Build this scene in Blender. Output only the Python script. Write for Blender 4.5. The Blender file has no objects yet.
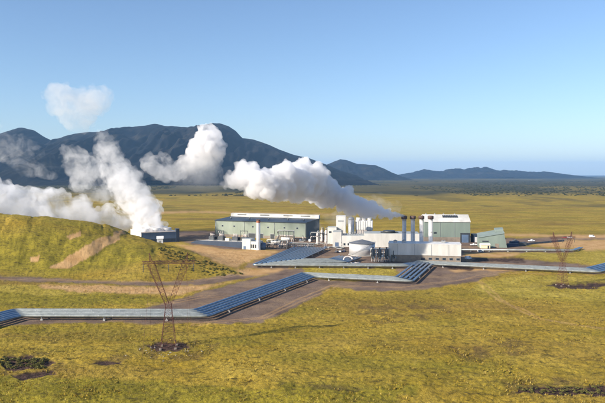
import bpy, math, random
import numpy as np
from mathutils import Vector

# ------------------------------------------------------------------ basics
sc = bpy.context.scene
COL = sc.collection
random.seed(7)
RNG = np.random.default_rng(11)
PI = math.pi
CAM_Z = 60.0
F, CX, HY = 640.0, 302.5, 174.0          # focal length / principal point used to plan the site from the photo


def G(px, py, z=0.0):
    """site position of a photo point standing at height z"""
    y = F * (CAM_Z - z) / (py - HY)
    return ((px - CX) / F * y, y)


def X_at(px, y):
    return (px - CX) / F * y


def Z_at(py, y):
    return CAM_Z - (py - HY) * y / F


# ------------------------------------------------------------------ numpy noise
def _hash(ix, iy, s):
    h = (ix.astype(np.int64) * 374761393 + iy.astype(np.int64) * 668265263 + s * 974634777) & 0xFFFFFFFF
    h = ((h ^ (h >> 13)) * 1274126177) & 0xFFFFFFFF
    h = h ^ (h >> 16)
    return (h & 0xFFFFFF) / float(0xFFFFFF)


def vnoise(x, y, s=0):
    ix, iy = np.floor(x), np.floor(y)
    fx, fy = x - ix, y - iy
    fx = fx * fx * fx * (fx * (fx * 6 - 15) + 10)
    fy = fy * fy * fy * (fy * (fy * 6 - 15) + 10)
    a, b = _hash(ix, iy, s), _hash(ix + 1, iy, s)
    c, d = _hash(ix, iy + 1, s), _hash(ix + 1, iy + 1, s)
    return (a + (b - a) * fx) * (1 - fy) + (c + (d - c) * fx) * fy


def fbm(x, y, octv=4, s=0, gain=.5):
    v, a, t = 0, 1.0, 0
    for k in range(octv):
        v = v + a * vnoise(x * 2 ** k + 17.3 * k, y * 2 ** k - 9.1 * k, s + k)
        t += a
        a *= gain
    return v / t


def sstep(a, b, x):
    t = np.clip((x - a) / (b - a), 0, 1)
    return t * t * (3 - 2 * t)


# ------------------------------------------------------------------ materials
def mat(name, base, rough=.7, metal=0.0, var=.12, scale=.6, bump=0.0, bscale=4.0, streak=0.0, ribs=0.0, spec=.4, dirt=None):
    m = bpy.data.materials.new(name)
    m.use_nodes = True
    nt = m.node_tree
    N, L = nt.nodes, nt.links
    bs = N['Principled BSDF']
    bs.inputs['Roughness'].default_value = rough
    bs.inputs['Metallic'].default_value = metal
    bs.inputs['Specular IOR Level'].default_value = spec
    tc = N.new('ShaderNodeTexCoord')
    n1 = N.new('ShaderNodeTexNoise')
    n1.inputs['Scale'].default_value = scale
    n1.inputs['Detail'].default_value = 6
    n1.inputs['Roughness'].default_value = .65
    mp = N.new('ShaderNodeMapping')
    if streak:
        mp.inputs['Scale'].default_value = (1, 1, streak)
    L.new(tc.outputs['Object'], mp.inputs['Vector'])
    L.new(mp.outputs['Vector'], n1.inputs['Vector'])
    rp = N.new('ShaderNodeValToRGB')
    lo = [c * (1 - var) for c in base] if dirt is None else dirt
    hi = [min(1, c * (1 + var)) for c in base]
    rp.color_ramp.elements[0].position = .3
    rp.color_ramp.elements[0].color = (*lo, 1)
    rp.color_ramp.elements[1].position = .68
    rp.color_ramp.elements[1].color = (*hi, 1)
    L.new(n1.outputs['Fac'], rp.inputs['Fac'])
    L.new(rp.outputs['Color'], bs.inputs['Base Color'])
    if bump:
        n2 = N.new('ShaderNodeTexNoise')
        n2.inputs['Scale'].default_value = bscale
        n2.inputs['Detail'].default_value = 5
        L.new(tc.outputs['Object'], n2.inputs['Vector'])
        bp = N.new('ShaderNodeBump')
        bp.inputs['Strength'].default_value = bump
        bp.inputs['Distance'].default_value = .2
        L.new(n2.outputs['Fac'], bp.inputs['Height'])
        L.new(bp.outputs['Normal'], bs.inputs['Normal'])
    if ribs:
        w = N.new('ShaderNodeTexWave')
        w.bands_direction = 'X'
        w.inputs['Scale'].default_value = ribs
        w.inputs['Distortion'].default_value = 0
        L.new(tc.outputs['Object'], w.inputs['Vector'])
        bp = N.new('ShaderNodeBump')
        bp.inputs['Strength'].default_value = .5
        bp.inputs['Distance'].default_value = .08
        L.new(w.outputs['Fac'], bp.inputs['Height'])
        L.new(bp.outputs['Normal'], bs.inputs['Normal'])
    return m


M = {
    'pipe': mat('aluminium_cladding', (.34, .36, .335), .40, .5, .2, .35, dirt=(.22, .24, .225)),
    'skytintpipe': mat('sky_tinted_pipe_cladding', (.19, .27, .36), .32, .6, .2, .35, dirt=(.13, .19, .26)),  # sky reflection on the shaded diagonal legs, painted in as bluer metal
    'steel': mat('galvanised_steel', (.35, .36, .37), .5, .6, .2, .8),
    'darksteel': mat('dark_steel', (.045, .05, .06), .5, .3, .3, .5),
    'vessel': mat('dark_insulation', (.10, .11, .12), .45, .5, .3, .4),
    'white': mat('white_cladding', (.62, .61, .58), .55, 0, .05, .12, streak=.25, ribs=.8, dirt=(.43, .42, .385)),
    'whitepaint': mat('white_paint', (.66, .65, .63), .45, 0, .08, .5, dirt=(.52, .51, .49)),
    'halllight': mat('pale_green_cladding', (.255, .29, .235), .6, 0, .08, .1, streak=.2, ribs=.6, dirt=(.19, .225, .18)),
    'hallgreen': mat('grey_green_cladding', (.19, .235, .20), .6, 0, .08, .12, streak=.2, ribs=.6, dirt=(.15, .19, .165)),
    'darkroof': mat('dark_roof_sheet', (.045, .058, .075), .45, .2, .15, .15, ribs=.5),
    'greenroof': mat('grey_green_roof_sheet', (.20, .245, .22), .55, 0, .12, .15, ribs=.5),
    'greyroof': mat('grey_roof_sheet', (.34, .36, .35), .5, .1, .12, .15, ribs=.5),
    'plinth': mat('brown_concrete', (.23, .19, .15), .85, 0, .2, .4, bump=.3),
    'concrete': mat('concrete', (.36, .35, .33), .85, 0, .15, .3, bump=.3),
    'bluewall': mat('dark_blue_cladding', (.035, .05, .08), .5, .1, .2, .2, ribs=.6),
    'bluegrey': mat('blue_grey_cladding', (.10, .15, .24), .5, .1, .2, .2, ribs=.6),
    'gableshade': mat('shade_darkened_cladding', (.075, .10, .115), .55, 0, .12, .15, streak=.2, ribs=.6),  # pale hall cladding darkened, end-wall shade put into the colour
    'louvre': mat('dark_louvre', (.05, .055, .06), .5, .3, .2, 1),
    'glass': mat('window_glass', (.03, .04, .05), .08, 0, .1, 1, spec=.6),
    'orange': mat('orange_band_paint', (.52, .16, .06), .5, 0, .15, .6),
    'rustcap': mat('rusty_brown_cap', (.11, .065, .052), .7, 0, .3, .8, dirt=(.04, .027, .024)),
    'rustred': mat('rust_red_lattice', (.10, .034, .026), .75, 0, .25, .3),
    'cream': mat('cream_paint', (.72, .66, .45), .6, 0, .08, .4),
    'tank': mat('tank_cladding', (.56, .56, .56), .42, .35, .1, .15, dirt=(.48, .48, .48)),
    'tankroof': mat('tank_roof', (.14, .15, .17), .5, .3, .15, .3),
    'pinkwhite': mat('off_white_vessel', (.58, .52, .48), .5, .1, .15, .6),
    'black': mat('black_rubber', (.015, .015, .016), .8, 0, .1, 2),
    'carwhite': mat('white_car_paint', (.78, .79, .80), .25, 0, .03, 1),
    'carblue': mat('dark_blue_car_paint', (.025, .045, .10), .25, .2, .05, 1),
    'cargrey': mat('grey_car_paint', (.12, .13, .14), .25, .5, .05, 1),
    'carred': mat('red_car_paint', (.40, .05, .035), .3, 0, .05, 1),
    'container': mat('blue_container_paint', (.03, .06, .13), .5, .2, .2, .7, ribs=1.5),
    'yellow': mat('machine_yellow', (.55, .33, .03), .5, 0, .15, .8),
    'shrub': mat('dark_shrub_leaves', (.13, .12, .035), .9, 0, .5, .8, spec=.1),
    'stone': mat('pale_lava_stone', (.36, .33, .30), .95, 0, .3, 1.2, bump=.5),
}


# ------------------------------------------------------------------ mesh builder
class MB:
    def __init__(s):
        s.v, s.f, s.sm = [], [], []

    def quadset(s, vs, fs, smooth=False):
        o = len(s.v)
        s.v += [tuple(p) for p in vs]
        for f in fs:
            s.f.append([i + o for i in f])
            s.sm.append(smooth)
        return s

    def box(s, x0, x1, y0, y1, z0, z1):
        v = [(x0, y0, z0), (x1, y0, z0), (x1, y1, z0), (x0, y1, z0), (x0, y0, z1), (x1, y0, z1), (x1, y1, z1), (x0, y1, z1)]
        return s.quadset(v, [(3, 2, 1, 0), (4, 5, 6, 7), (0, 1, 5, 4), (1, 2, 6, 5), (2, 3, 7, 6), (3, 0, 4, 7)])

    def prism_x(s, prof, x0, x1):
        """profile in (y,z), counter clockwise seen from +x, extruded along x"""
        n = len(prof)
        v = [(x0, p[0], p[1]) for p in prof] + [(x1, p[0], p[1]) for p in prof]
        fs = [tuple(range(n - 1, -1, -1)), tuple(range(n, 2 * n))]
        fs += [(i, (i + 1) % n, n + (i + 1) % n, n + i) for i in range(n)]
        return s.quadset(v, fs)

    def prism_y(s, prof, y0, y1):
        n = len(prof)
        v = [(p[0], y0, p[1]) for p in prof] + [(p[0], y1, p[1]) for p in prof]
        fs = [tuple(range(n)), tuple(range(2 * n - 1, n - 1, -1))]
        fs += [((i + 1) % n, i, n + i, n + (i + 1) % n) for i in range(n)]
        return s.quadset(v, fs)

    def lathe(s, prof, cx=0, cy=0, n=24, smooth=True):
        """profile of (r,z) bottom to top"""
        v, fs = [], []
        for r, z in prof:
            for k in range(n):
                a = 2 * PI * k / n
                v.append((cx + r * math.cos(a), cy + r * math.sin(a), z))
        for j in range(len(prof) - 1):
            for k in range(n):
                a, b = j * n + k, j * n + (k + 1) % n
                fs.append((a, b, b + n, a + n))
        s.quadset(v, fs, smooth)
        o = len(s.v) - len(v)
        s.f.append([o + k for k in range(n - 1, -1, -1)]); s.sm.append(False)
        s.f.append([o + (len(prof) - 1) * n + k for k in range(n)]); s.sm.append(False)
        return s

    def tube(s, pts, r, n=10, smooth=True):
        pts = [Vector(p) for p in pts]
        rs = r if isinstance(r, (list, tuple)) else [r] * len(pts)
        v, fs = [], []
        for i, p in enumerate(pts):
            if i == 0: d = pts[1] - p
            elif i == len(pts) - 1: d = p - pts[i - 1]
            else: d = (pts[i + 1] - p).normalized() + (p - pts[i - 1]).normalized()
            d.normalize()
            up = Vector((0, 0, 1)) if abs(d.z) < .95 else Vector((0, 1, 0))
            a = d.cross(up).normalized()
            b = a.cross(d).normalized()
            for k in range(n):
                t = 2 * PI * (k + .5) / n
                v.append(p + (a * math.cos(t) + b * math.sin(t)) * rs[i])
        for j in range(len(pts) - 1):
            for k in range(n):
                a_, b_ = j * n + k, j * n + (k + 1) % n
                fs.append((a_, b_, b_ + n, a_ + n))
        fs.append(tuple(range(n - 1, -1, -1)))
        fs.append(tuple((len(pts) - 1) * n + k for k in range(n)))
        return s.quadset(v, fs, smooth)

    def bar(s, p, q, w=.1):
        return s.tube([p, q], w * .7, 4, False)

    def build(s, name, m, parent=None):
        me = bpy.data.meshes.new(name)
        me.from_pydata(s.v, [], s.f)
        me.polygons.foreach_set('use_smooth', s.sm)
        me.materials.append(m)
        me.update()
        o = bpy.data.objects.new(name, me)
        COL.objects.link(o)
        if parent: o.parent = parent
        return o


def tag(o, label=None, cat=None, group=None, kind=None):
    if label: o['label'] = label
    if cat: o['category'] = cat
    if group: o['group'] = group
    if kind: o['kind'] = kind
    return o


def thing(name, label, cat, loc=(0, 0, 0), rz=0, group=None):
    o = bpy.data.objects.new(name, None)
    o.empty_display_size = .5
    COL.objects.link(o)
    o.location = loc
    o.rotation_euler = (0, 0, rz)
    return tag(o, label, cat, group)


def dup(root, loc, rz=0, label=None, sc_=1.0):
    r = root.copy(); COL.objects.link(r)
    r.location = loc; r.rotation_euler = (0, 0, rz); r.scale = (sc_,) * 3
    if label: r['label'] = label
    for ch in list(root.children):
        c = ch.copy(); COL.objects.link(c); c.parent = r
        for g in list(ch.children):
            d = g.copy(); COL.objects.link(d); d.parent = c
    return r


def L3(px, py, z=0.0, base=None):
    x, y = G(px, py, z)
    return (x, y, z if base is None else base)


# ------------------------------------------------------------------ terrain height
CREST = [(-420, 206), (-200, 207), (-60, 210), (0, 213), (20, 215), (60, 218.5), (85, 221.5), (100, 224.5), (113, 229), (124, 234.5),
         (140, 239), (160, 243.5), (180, 249.5), (200, 257), (222, 264.5), (236, 270), (246, 274.5)]
cr = np.array(CREST)
_yr = np.interp(cr[:, 0], [-420, 0, 120, 180, 246], [470, 470, 470, 440, 385])
cr_X = (cr[:, 0] - CX) / F * _yr
cr_Z = np.maximum(0, CAM_Z - (cr[:, 1] - HY) * _yr / F)
cr_Z[-1] = 0.0


def hill_h(X, Y):
    yr = np.interp(X, cr_X, _yr)
    zr = np.interp(X, cr_X, cr_Z, right=0)
    wob = 10 * (fbm(X / 40, Y / 40, 3, 40) - .5)
    front, back = np.interp(X, [-350, -200, -90, -60], [108, 100, 92, 30]), np.interp(X, [-200, -130, -100], [95, 85, 60])
    t = (Y + wob - yr)
    w = np.where(t < 0, 1 - np.clip(-t / front, 0, 1), 1 - np.clip(t / back, 0, 1))
    w = w * w * (3 - 2 * w)
    w = np.where(t < 0, .45 * w + .55 * np.sin(np.clip(1 - np.clip(-t / front, 0, 1), 0, 1) * PI / 2) ** 1.3, w)
    return zr * w


def ground_h(X, Y):
    h = hill_h(X, Y)
    far = sstep(620, 900, Y)
    hm = sstep(1.0, 6.0, h)
    h = h + hm * ((fbm(X / 16, Y / 22, 4, 88) - .5) * 2.6 - .7 * np.clip(1 - np.abs(fbm(X / 22 + Y / 90, Y / 70, 4, 93) - .5) * 9, 0, 1))
    left_near = sstep(300, 230, Y)
    h = h + far * 2.2 * (fbm(X / 160, Y / 160, 3, 3) - .5)
    h = h + left_near * 3.0 * (fbm(X / 55, Y / 45, 3, 5) - .5)
    return h


def proj(X, Y, Z):
    return CX + X / Y * F, HY + (CAM_Z - Z) * F / Y


def pip(px, py, poly):
    p = np.array(poly, float)
    inside = np.zeros(px.shape, bool)
    j = len(p) - 1
    for i in range(len(p)):
        xi, yi, xj, yj = p[i, 0], p[i, 1], p[j, 0], p[j, 1]
        c = ((yi > py) != (yj > py)) & (px < (xj - xi) * (py - yi) / (yj - yi + 1e-9) + xi)
        inside ^= c
        j = i
    return inside


GRAVEL = [
    [(168, 233), (185, 230.5), (216, 230.5), (216, 239), (245, 245), (300, 238), (335, 238), (470, 236), (520, 238.6), (575, 236), (650, 235.5),
     (650, 239), (575, 240), (545, 243), (520, 246), (560, 248.5), (576, 249.5), (575, 252), (500, 252.5), (462, 253), (470, 257),
     (520, 259), (600, 266), (660, 262), (660, 268), (596, 274), (560, 271), (520, 270.5), (500, 274), (478, 280),
     (440, 287), (405, 292), (360, 291), (338, 287), (330, 287), (330, 280.5), (392, 279), (400, 272), (393, 267.5), (300, 267.5), (262, 268.5), (244, 267.5),
     (249, 263), (268, 256), (280, 251), (262, 248), (235, 250), (200, 246), (180, 241)],
    [(120, 318), (150, 307), (180, 298), (225, 286), (262, 276), (285, 270), (303, 268), (304, 276), (330, 281), (330, 287), (318, 296), (300, 304), (285, 313),
     (262, 322), (225, 325), (190, 322), (-60, 326), (-60, 317)],
    [(-80, 274), (0, 276.5), (60, 279), (120, 281.3), (190, 281), (240, 273), (285, 267), (290, 270), (246, 277.5), (200, 285), (150, 285.5), (90, 283.5), (0, 280.5), (-80, 279)],
]
TAN = [
    [(146, 212.4), (190, 211.2), (240, 212), (335, 214), (335, 214.8), (240, 213.2), (190, 212.6), (146, 214)],
    [(236, 269), (262, 268.5), (282, 269), (262, 275), (240, 275)],
    [(168, 286), (205, 285), (232, 281), (215, 287), (185, 294), (165, 296)],
    [(175, 243), (200, 246), (235, 250), (262, 249), (282, 251), (262, 258), (240, 264), (235, 268), (215, 262), (195, 252)],
    [(470, 234.2), (520, 236), (575, 238), (650, 238), (650, 234), (560, 235), (480, 232.5)],
    [(532, 243), (575, 240), (650, 240), (650, 249), (590, 250), (576, 248), (545, 246.5)],
    [(40, 285), (110, 285.5), (190, 288), (205, 291), (150, 295), (80, 291), (40, 289)],
    [(470, 266), (500, 267), (520, 270), (505, 272), (475, 271), (455, 273), (448, 270)],
    [(462, 253), (520, 253), (510, 257), (470, 256.5)],
]
SCAR = [[(48, 268), (62, 261), (78, 251), (92, 242), (103, 237.5), (121, 235), (122, 239), (107, 246), (94, 255), (80, 262), (66, 269)],
        [(112, 232), (124, 230), (126, 234), (116, 235)], [(30, 257), (40, 255), (40, 262), (31, 262)], [(66, 236), (80, 232), (82, 236), (70, 239)]]
DARK = [[(512, 391), (528, 386.5), (558, 384.8), (605, 385.5), (640, 388), (640, 396), (600, 396), (556, 394.5), (530, 395)],
        [(146, 346), (158, 342.5), (182, 342.5), (192, 346), (180, 350), (158, 350)],
        [(540, 285), (575, 282.5), (612, 284), (600, 287), (560, 288)],
        [(0, 355), (28, 355), (52, 360), (40, 366), (10, 369), (0, 368)], [(10, 374), (45, 370), (55, 374), (20, 381)],
        [(94, 363), (104, 357), (122, 360), (108, 366)], [(470, 258.5), (520, 258), (530, 262), (480, 262)], [(445, 266), (475, 267), (470, 270), (448, 269)]]
DARKSOFT = [[(138, 341), (170, 337), (216, 345), (212, 358), (170, 361), (140, 355)], [(92, 356), (126, 352), (128, 366), (90, 370)], [(300, 383), (380, 386), (370, 390), (290, 388)],
            [(440, 345), (520, 338), (540, 352), (470, 362)], [(340, 310), (420, 300), (460, 312), (380, 325)], [(0, 350), (60, 352), (60, 372), (0, 374)], [(500, 380), (605, 378), (605, 396), (510, 397)]]
TRACKS = [[(196, 323), (262, 318), (302, 299), (335, 285.5), (400, 287.5), (460, 280), (500, 272.5), (590, 275)],
          [(-20, 278.5), (60, 280), (120, 282), (190, 282), (245, 274), (290, 268.5), (302, 256), (330, 248)], [(470, 247), (540, 243), (600, 238)],
          [(500, 272.5), (470, 262), (464, 254)], [(170, 238), (200, 236), (214, 238)], [(250, 300), (205, 296), (170, 303), (150, 304)], [(605, 330), (540, 318), (500, 300), (480, 282)]]
LUSH = [[(-20, 288), (60, 290), (160, 297), (190, 300), (160, 304), (60, 307), (-20, 307)], [(-20, 318), (28, 318), (18, 324), (-20, 328)],
        [(-40, 240), (40, 228), (120, 240), (160, 246), (150, 262), (60, 275), (-40, 272)],
        [(-20, 372), (120, 380), (260, 388), (400, 392), (400, 410), (-20, 410)], [(280, 382), (420, 385), (420, 394), (280, 391)]]
YEL = [[(303, 267), (345, 266), (396, 268.5), (400, 272), (392, 276), (310, 279), (290, 277), (285, 272)],
       [(500, 253), (605, 246), (660, 246), (660, 262), (600, 264), (540, 259)],
       [(480, 282), (510, 276), (560, 275), (600, 277), (660, 272), (660, 300), (560, 300), (470, 292)],
       [(-20, 284), (60, 287), (120, 292), (60, 295), (-20, 291)]]


def blur(a, n=1):
    for _ in range(n):
        b = a.copy()
        b[1:-1] = (a[:-2] + 2 * a[1:-1] + a[2:]) / 4
        c = b.copy()
        c[:, 1:-1] = (b[:, :-2] + 2 * b[:, 1:-1] + b[:, 2:]) / 4
        a = c
    return a


def ground_material():
    m = bpy.data.materials.new('grassland')
    m.use_nodes = True
    nt = m.node_tree
    N, L = nt.nodes, nt.links
    bs = N['Principled BSDF']
    bs.inputs['Roughness'].default_value = .95
    bs.inputs['Specular IOR Level'].default_value = .08
    geo = N.new('ShaderNodeNewGeometry')

    def noise(scale, detail=5, rough=.6, stretch=None, off=0):
        mp = N.new('ShaderNodeMapping')
        mp.inputs['Location'].default_value = (off, off * .7, 0)
        if stretch: mp.inputs['Scale'].default_value = stretch
        n = N.new('ShaderNodeTexNoise')
        n.inputs['Scale'].default_value = scale
        n.inputs['Detail'].default_value = detail
        n.inputs['Roughness'].default_value = rough
        L.new(geo.outputs['Position'], mp.inputs['Vector'])
        L.new(mp.outputs['Vector'], n.inputs['Vector'])
        return n.outputs['Fac']

    def ramp(fac, a, b, ca=(0, 0, 0), cb=(1, 1, 1)):
        r = N.new('ShaderNodeValToRGB')
        r.color_ramp.elements[0].position, r.color_ramp.elements[1].position = a, b
        r.color_ramp.elements[0].color, r.color_ramp.elements[1].color = (*ca, 1), (*cb, 1)
        L.new(fac, r.inputs['Fac'])
        return r.outputs['Color']

    def mix(fac, a, b, mode='MIX'):
        x = N.new('ShaderNodeMix'); x.data_type = 'RGBA'; x.blend_type = mode
        if isinstance(fac, (int, float)): x.inputs[0].default_value = fac
        else: L.new(fac, x.inputs[0])
        for k, v in ((6, a), (7, b)):
            if isinstance(v, tuple): x.inputs[k].default_value = (*v, 1)
            else: L.new(v, x.inputs[k])
        return x.outputs[2]

    def attr(name):
        a = N.new('ShaderNodeAttribute'); a.attribute_name = name
        s = N.new('ShaderNodeSeparateColor')
        L.new(a.outputs['Color'], s.inputs['Color'])
        return s.outputs

    z1, z2 = attr('zone_a'), attr('zone_b')
    grass = mix(ramp(noise(.035, 6, .65), .38, .62), GRASS_A, GRASS_B)
    grass = mix(ramp(noise(.012, 5, .6, (1, 2.2, 1), 40), .45, .7), grass, GRASS_G)
    grass = mix(ramp(noise(.006, 6, .7, (1, 3, 1), 90), .5, .72), grass, GRASS_D)
    grass = mix(z1[2], grass, mix(ramp(noise(.09, 5, .6, None, 5), .35, .65), (.185, .155, .016), (.32, .255, .028)))
    yel = mix(ramp(noise(.08, 5), .4, .6), (.34, .265, .035), (.44, .34, .060))
    grass = mix(z2[0], grass, yel)
    # fine tussock mottling (dry straw and dark moss)
    gn = noise(.55, 4, .7)
    grass = mix(ramp(gn, .50, .68), grass, mix(.7, grass, (.06, .046, .013)))
    grass = mix(ramp(noise(.16, 6, .75, (1, 1.6, 1), 31), .52, .66), grass, mix(.42, grass, (.055, .045, .012)))
    grass = mix(ramp(noise(.022, 8, .78, (.45, 1.5, 1), 71), .52, .64), grass, mix(.34, grass, (.09, .062, .022)))
    grass = mix(ramp(noise(.30, 4, .8, (.55, 1.3, 1), 47), .57, .64), grass, mix(.75, grass, (.05, .038, .014)))
    grass = mix(ramp(noise(1.7, 3, .8, (.6, 1.2, 1), 63), .56, .66), grass, mix(.6, grass, (.06, .05, .015)))
    grass = mix(ramp(noise(1.1, 3, .7, None, 12), .56, .74), grass, mix(.5, grass, (.30, .25, .09)))
    scrub = mix(ramp(noise(.008, 7, .7, (1, 3, 1)), .42, .6), (.022, .025, .015), (.085, .075, .032))
    col = mix(z2[1], grass, scrub)
    tan = mix(ramp(noise(.12, 5), .35, .65), (.40, .235, .095), (.52, .335, .155))
    gravel = mix(ramp(noise(.07, 7, .7), .35, .65), (.115, .078, .060), (.23, .165, .125))
    gravel = mix(ramp(noise(.03, 5, .7, None, 55), .48, .62), gravel, (.27, .185, .115))
    gravel = mix(ramp(noise(.9, 4, .7), .45, .75), gravel, mix(.5, gravel, (.06, .05, .05)))
    col = mix(z1[0], col, gravel)
    col = mix(z1[1], col, tan)
    darkd = mix(ramp(noise(.5, 5, .7), .4, .6), (.030, .020, .016), (.10, .060, .045))
    col = mix(z2[2], col, darkd)
    L.new(col, bs.inputs['Base Color'])
    hb = N.new('ShaderNodeMath'); hb.operation = 'ADD'
    L.new(noise(.8, 6, .75), hb.inputs[0]); L.new(noise(3.0, 3, .7), hb.inputs[1])
    bp = N.new('ShaderNodeBump')
    bp.inputs['Strength'].default_value = .7
    bp.inputs['Distance'].default_value = .55
    L.new(hb.outputs[0], bp.inputs['Height'])
    L.new(bp.outputs['Normal'], bs.inputs['Normal'])
    return m


GRASS_A, GRASS_B = (.31, .213, .023), (.43, .305, .048)
GRASS_G, GRASS_D = (.225, .187, .020), (.23, .14, .034)


def build_ground():
    # rows: about 0.8 rendered pixels apart, columns follow the sight lines
    ys = [60.0]
    while ys[-1] < 26000:
        y = ys[-1]
        step = y * y / (1083 * CAM_Z) * (.85 if y > 160 else 3)
        if y > 1600: step = max(step, y * .02)
        ys.append(y + max(.25, min(step, y * .25)))
    ys = np.array(ys)
    core = np.linspace(-.52, .52, 860)
    side = np.concatenate([np.linspace(-1.5, -.535, 30), core, np.linspace(.535, 1.5, 30)])
    K, Y = np.meshgrid(side, ys)
    X = K * Y
    H = ground_h(X, Y)
    px, py = proj(X, Y, H)
    # soft ragged edges for the soil zones
    wx = (fbm(X / 7, Y / 7, 4, 60) - .5) * 13 + (fbm(X / 30, Y / 30, 3, 66) - .5) * 8
    wy = ((fbm(X / 7, Y / 7, 4, 70) - .5) * 12 + (fbm(X / 30, Y / 30, 3, 76) - .5) * 6) * np.clip((py - HY) / 100, .05, 1.6) * .45

    def zone(polys, n=2, amp=1.0):
        z = np.zeros(px.shape)
        for p in polys:
            z = np.maximum(z, pip(px + wx * amp * .55, py + wy * amp * .6, p).astype(float))
        return blur(z, n)

    gravel, tan, dark = zone(GRAVEL, 2), zone(TAN, 4), zone(DARK, 2, 1.6)
    scar = zone(SCAR, 1, .8)
    scar = sstep(.25, .6, scar)
    soft = zone(DARKSOFT, 8, 2) * sstep(.42, .58, fbm(X / 5, Y / 6, 4, 141)) * .45
    dark = np.maximum(dark, soft)
    lush, yel = zone(LUSH, 14, 1.4), zone(YEL, 6)
    tan = np.maximum(tan, scar)
    rut = np.zeros(X.shape)
    for tr in TRACKS:
        w = [G(*p) for p in tr]
        for (ax, ay), (bx, by) in zip(w[:-1], w[1:]):
            L2 = (bx - ax) ** 2 + (by - ay) ** 2
            u = np.clip(((X - ax) * (bx - ax) + (Y - ay) * (by - ay)) / L2, 0, 1)
            dd = np.hypot(X - ax - u * (bx - ax), Y - ay - u * (by - ay)) + (fbm(X / 14, Y / 14, 3, 150) - .5) * 3
            rut = np.maximum(rut, sstep(1.1, .3, np.abs(dd - 1.3)))
    tan = np.maximum(tan, .55 * rut * (.4 + .6 * fbm(X / 20, Y / 20, 2, 160)))
    patch = fbm(X / 260, Y / 700, 5, 81)
    bandn = 1850 + 700 * (patch - .5) + 200 * (fbm(X / 90, Y / 200, 3, 9) - .5)
    scrub = sstep(-150, 250, Y - bandn) * (.85 + .15 * sstep(.40, .52, fbm(X / 420, Y / 900, 4, 31)))
    clear = sstep(.52, .6, fbm(X / 600, Y / 1500, 3, 131)) * sstep(3800, 2600, Y)
    scrub = scrub * (1 - .45 * clear)
    strip = sstep(.60, .68, fbm(X / 120, Y / 260, 4, 21)) * sstep(760, 1000, Y) * .5
    scrub = np.maximum(scrub, strip)
    # tussocks and hollows of the grass
    keep = 1 - np.clip(gravel + dark * .2, 0, 1)
    near = sstep(700, 330, Y)
    tus = (fbm(X / 1.7, Y / 2.0, 4, 7, .65) - .5) * .75 + (fbm(X / 9, Y / 8, 3, 17) - .5) * .7
    H = H + tus * keep * near - .35 * dark * near
    H = H - .02
    nr, nc = X.shape
    idx = np.arange(nr * nc).reshape(nr, nc)
    quads = np.stack([idx[:-1, :-1], idx[:-1, 1:], idx[1:, 1:], idx[1:, :-1]], -1)
    onhill = (hill_h(X, Y) > .7)
    fh = onhill[:-1, :-1] & onhill[1:, 1:]
    gm = ground_material()
    V = np.stack([X, Y, H], -1).reshape(-1, 3)
    za = np.stack([gravel, tan, lush, np.ones_like(X)], -1).reshape(-1, 4)
    zb = np.stack([yel, scrub, dark, np.ones_like(X)], -1).reshape(-1, 4)
    for name, sel in (('ground', ~fh), ('hill', fh)):
        q = quads[sel]
        used, inv = np.unique(q, return_inverse=True)
        q = inv.reshape(-1, 4)
        me = bpy.data.meshes.new(name)
        me.vertices.add(len(used)); me.vertices.foreach_set('co', V[used].astype(np.float32).ravel())
        me.loops.add(q.size); me.loops.foreach_set('vertex_index', q.astype(np.int32).ravel())
        me.polygons.add(len(q))
        me.polygons.foreach_set('loop_start', (np.arange(len(q)) * 4).astype(np.int32))
        me.polygons.foreach_set('use_smooth', np.ones(len(q), bool))
        me.update(calc_edges=True)
        for an, zz in (('zone_a', za), ('zone_b', zb)):
            at = me.attributes.new(an, 'FLOAT_COLOR', 'POINT')
            at.data.foreach_set('color', zz[used].astype(np.float32).ravel())
        me.materials.append(gm)
        o = bpy.data.objects.new(name, me); COL.objects.link(o)
        tag(o, kind='structure')
    return


build_ground()


# ------------------------------------------------------------------ mountains
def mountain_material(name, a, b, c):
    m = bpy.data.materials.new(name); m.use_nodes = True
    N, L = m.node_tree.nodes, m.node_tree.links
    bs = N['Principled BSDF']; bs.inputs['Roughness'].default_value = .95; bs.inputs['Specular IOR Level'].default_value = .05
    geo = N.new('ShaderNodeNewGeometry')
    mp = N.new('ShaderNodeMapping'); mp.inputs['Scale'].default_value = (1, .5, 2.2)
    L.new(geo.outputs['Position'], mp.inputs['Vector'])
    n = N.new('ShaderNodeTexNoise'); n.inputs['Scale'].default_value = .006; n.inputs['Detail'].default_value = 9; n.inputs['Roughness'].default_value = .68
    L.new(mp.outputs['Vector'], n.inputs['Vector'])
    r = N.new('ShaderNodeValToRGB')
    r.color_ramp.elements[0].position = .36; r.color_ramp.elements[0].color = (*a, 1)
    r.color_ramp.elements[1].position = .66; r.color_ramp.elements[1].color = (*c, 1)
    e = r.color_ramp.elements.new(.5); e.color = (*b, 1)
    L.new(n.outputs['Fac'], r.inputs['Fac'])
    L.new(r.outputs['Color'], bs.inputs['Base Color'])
    return m


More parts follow.
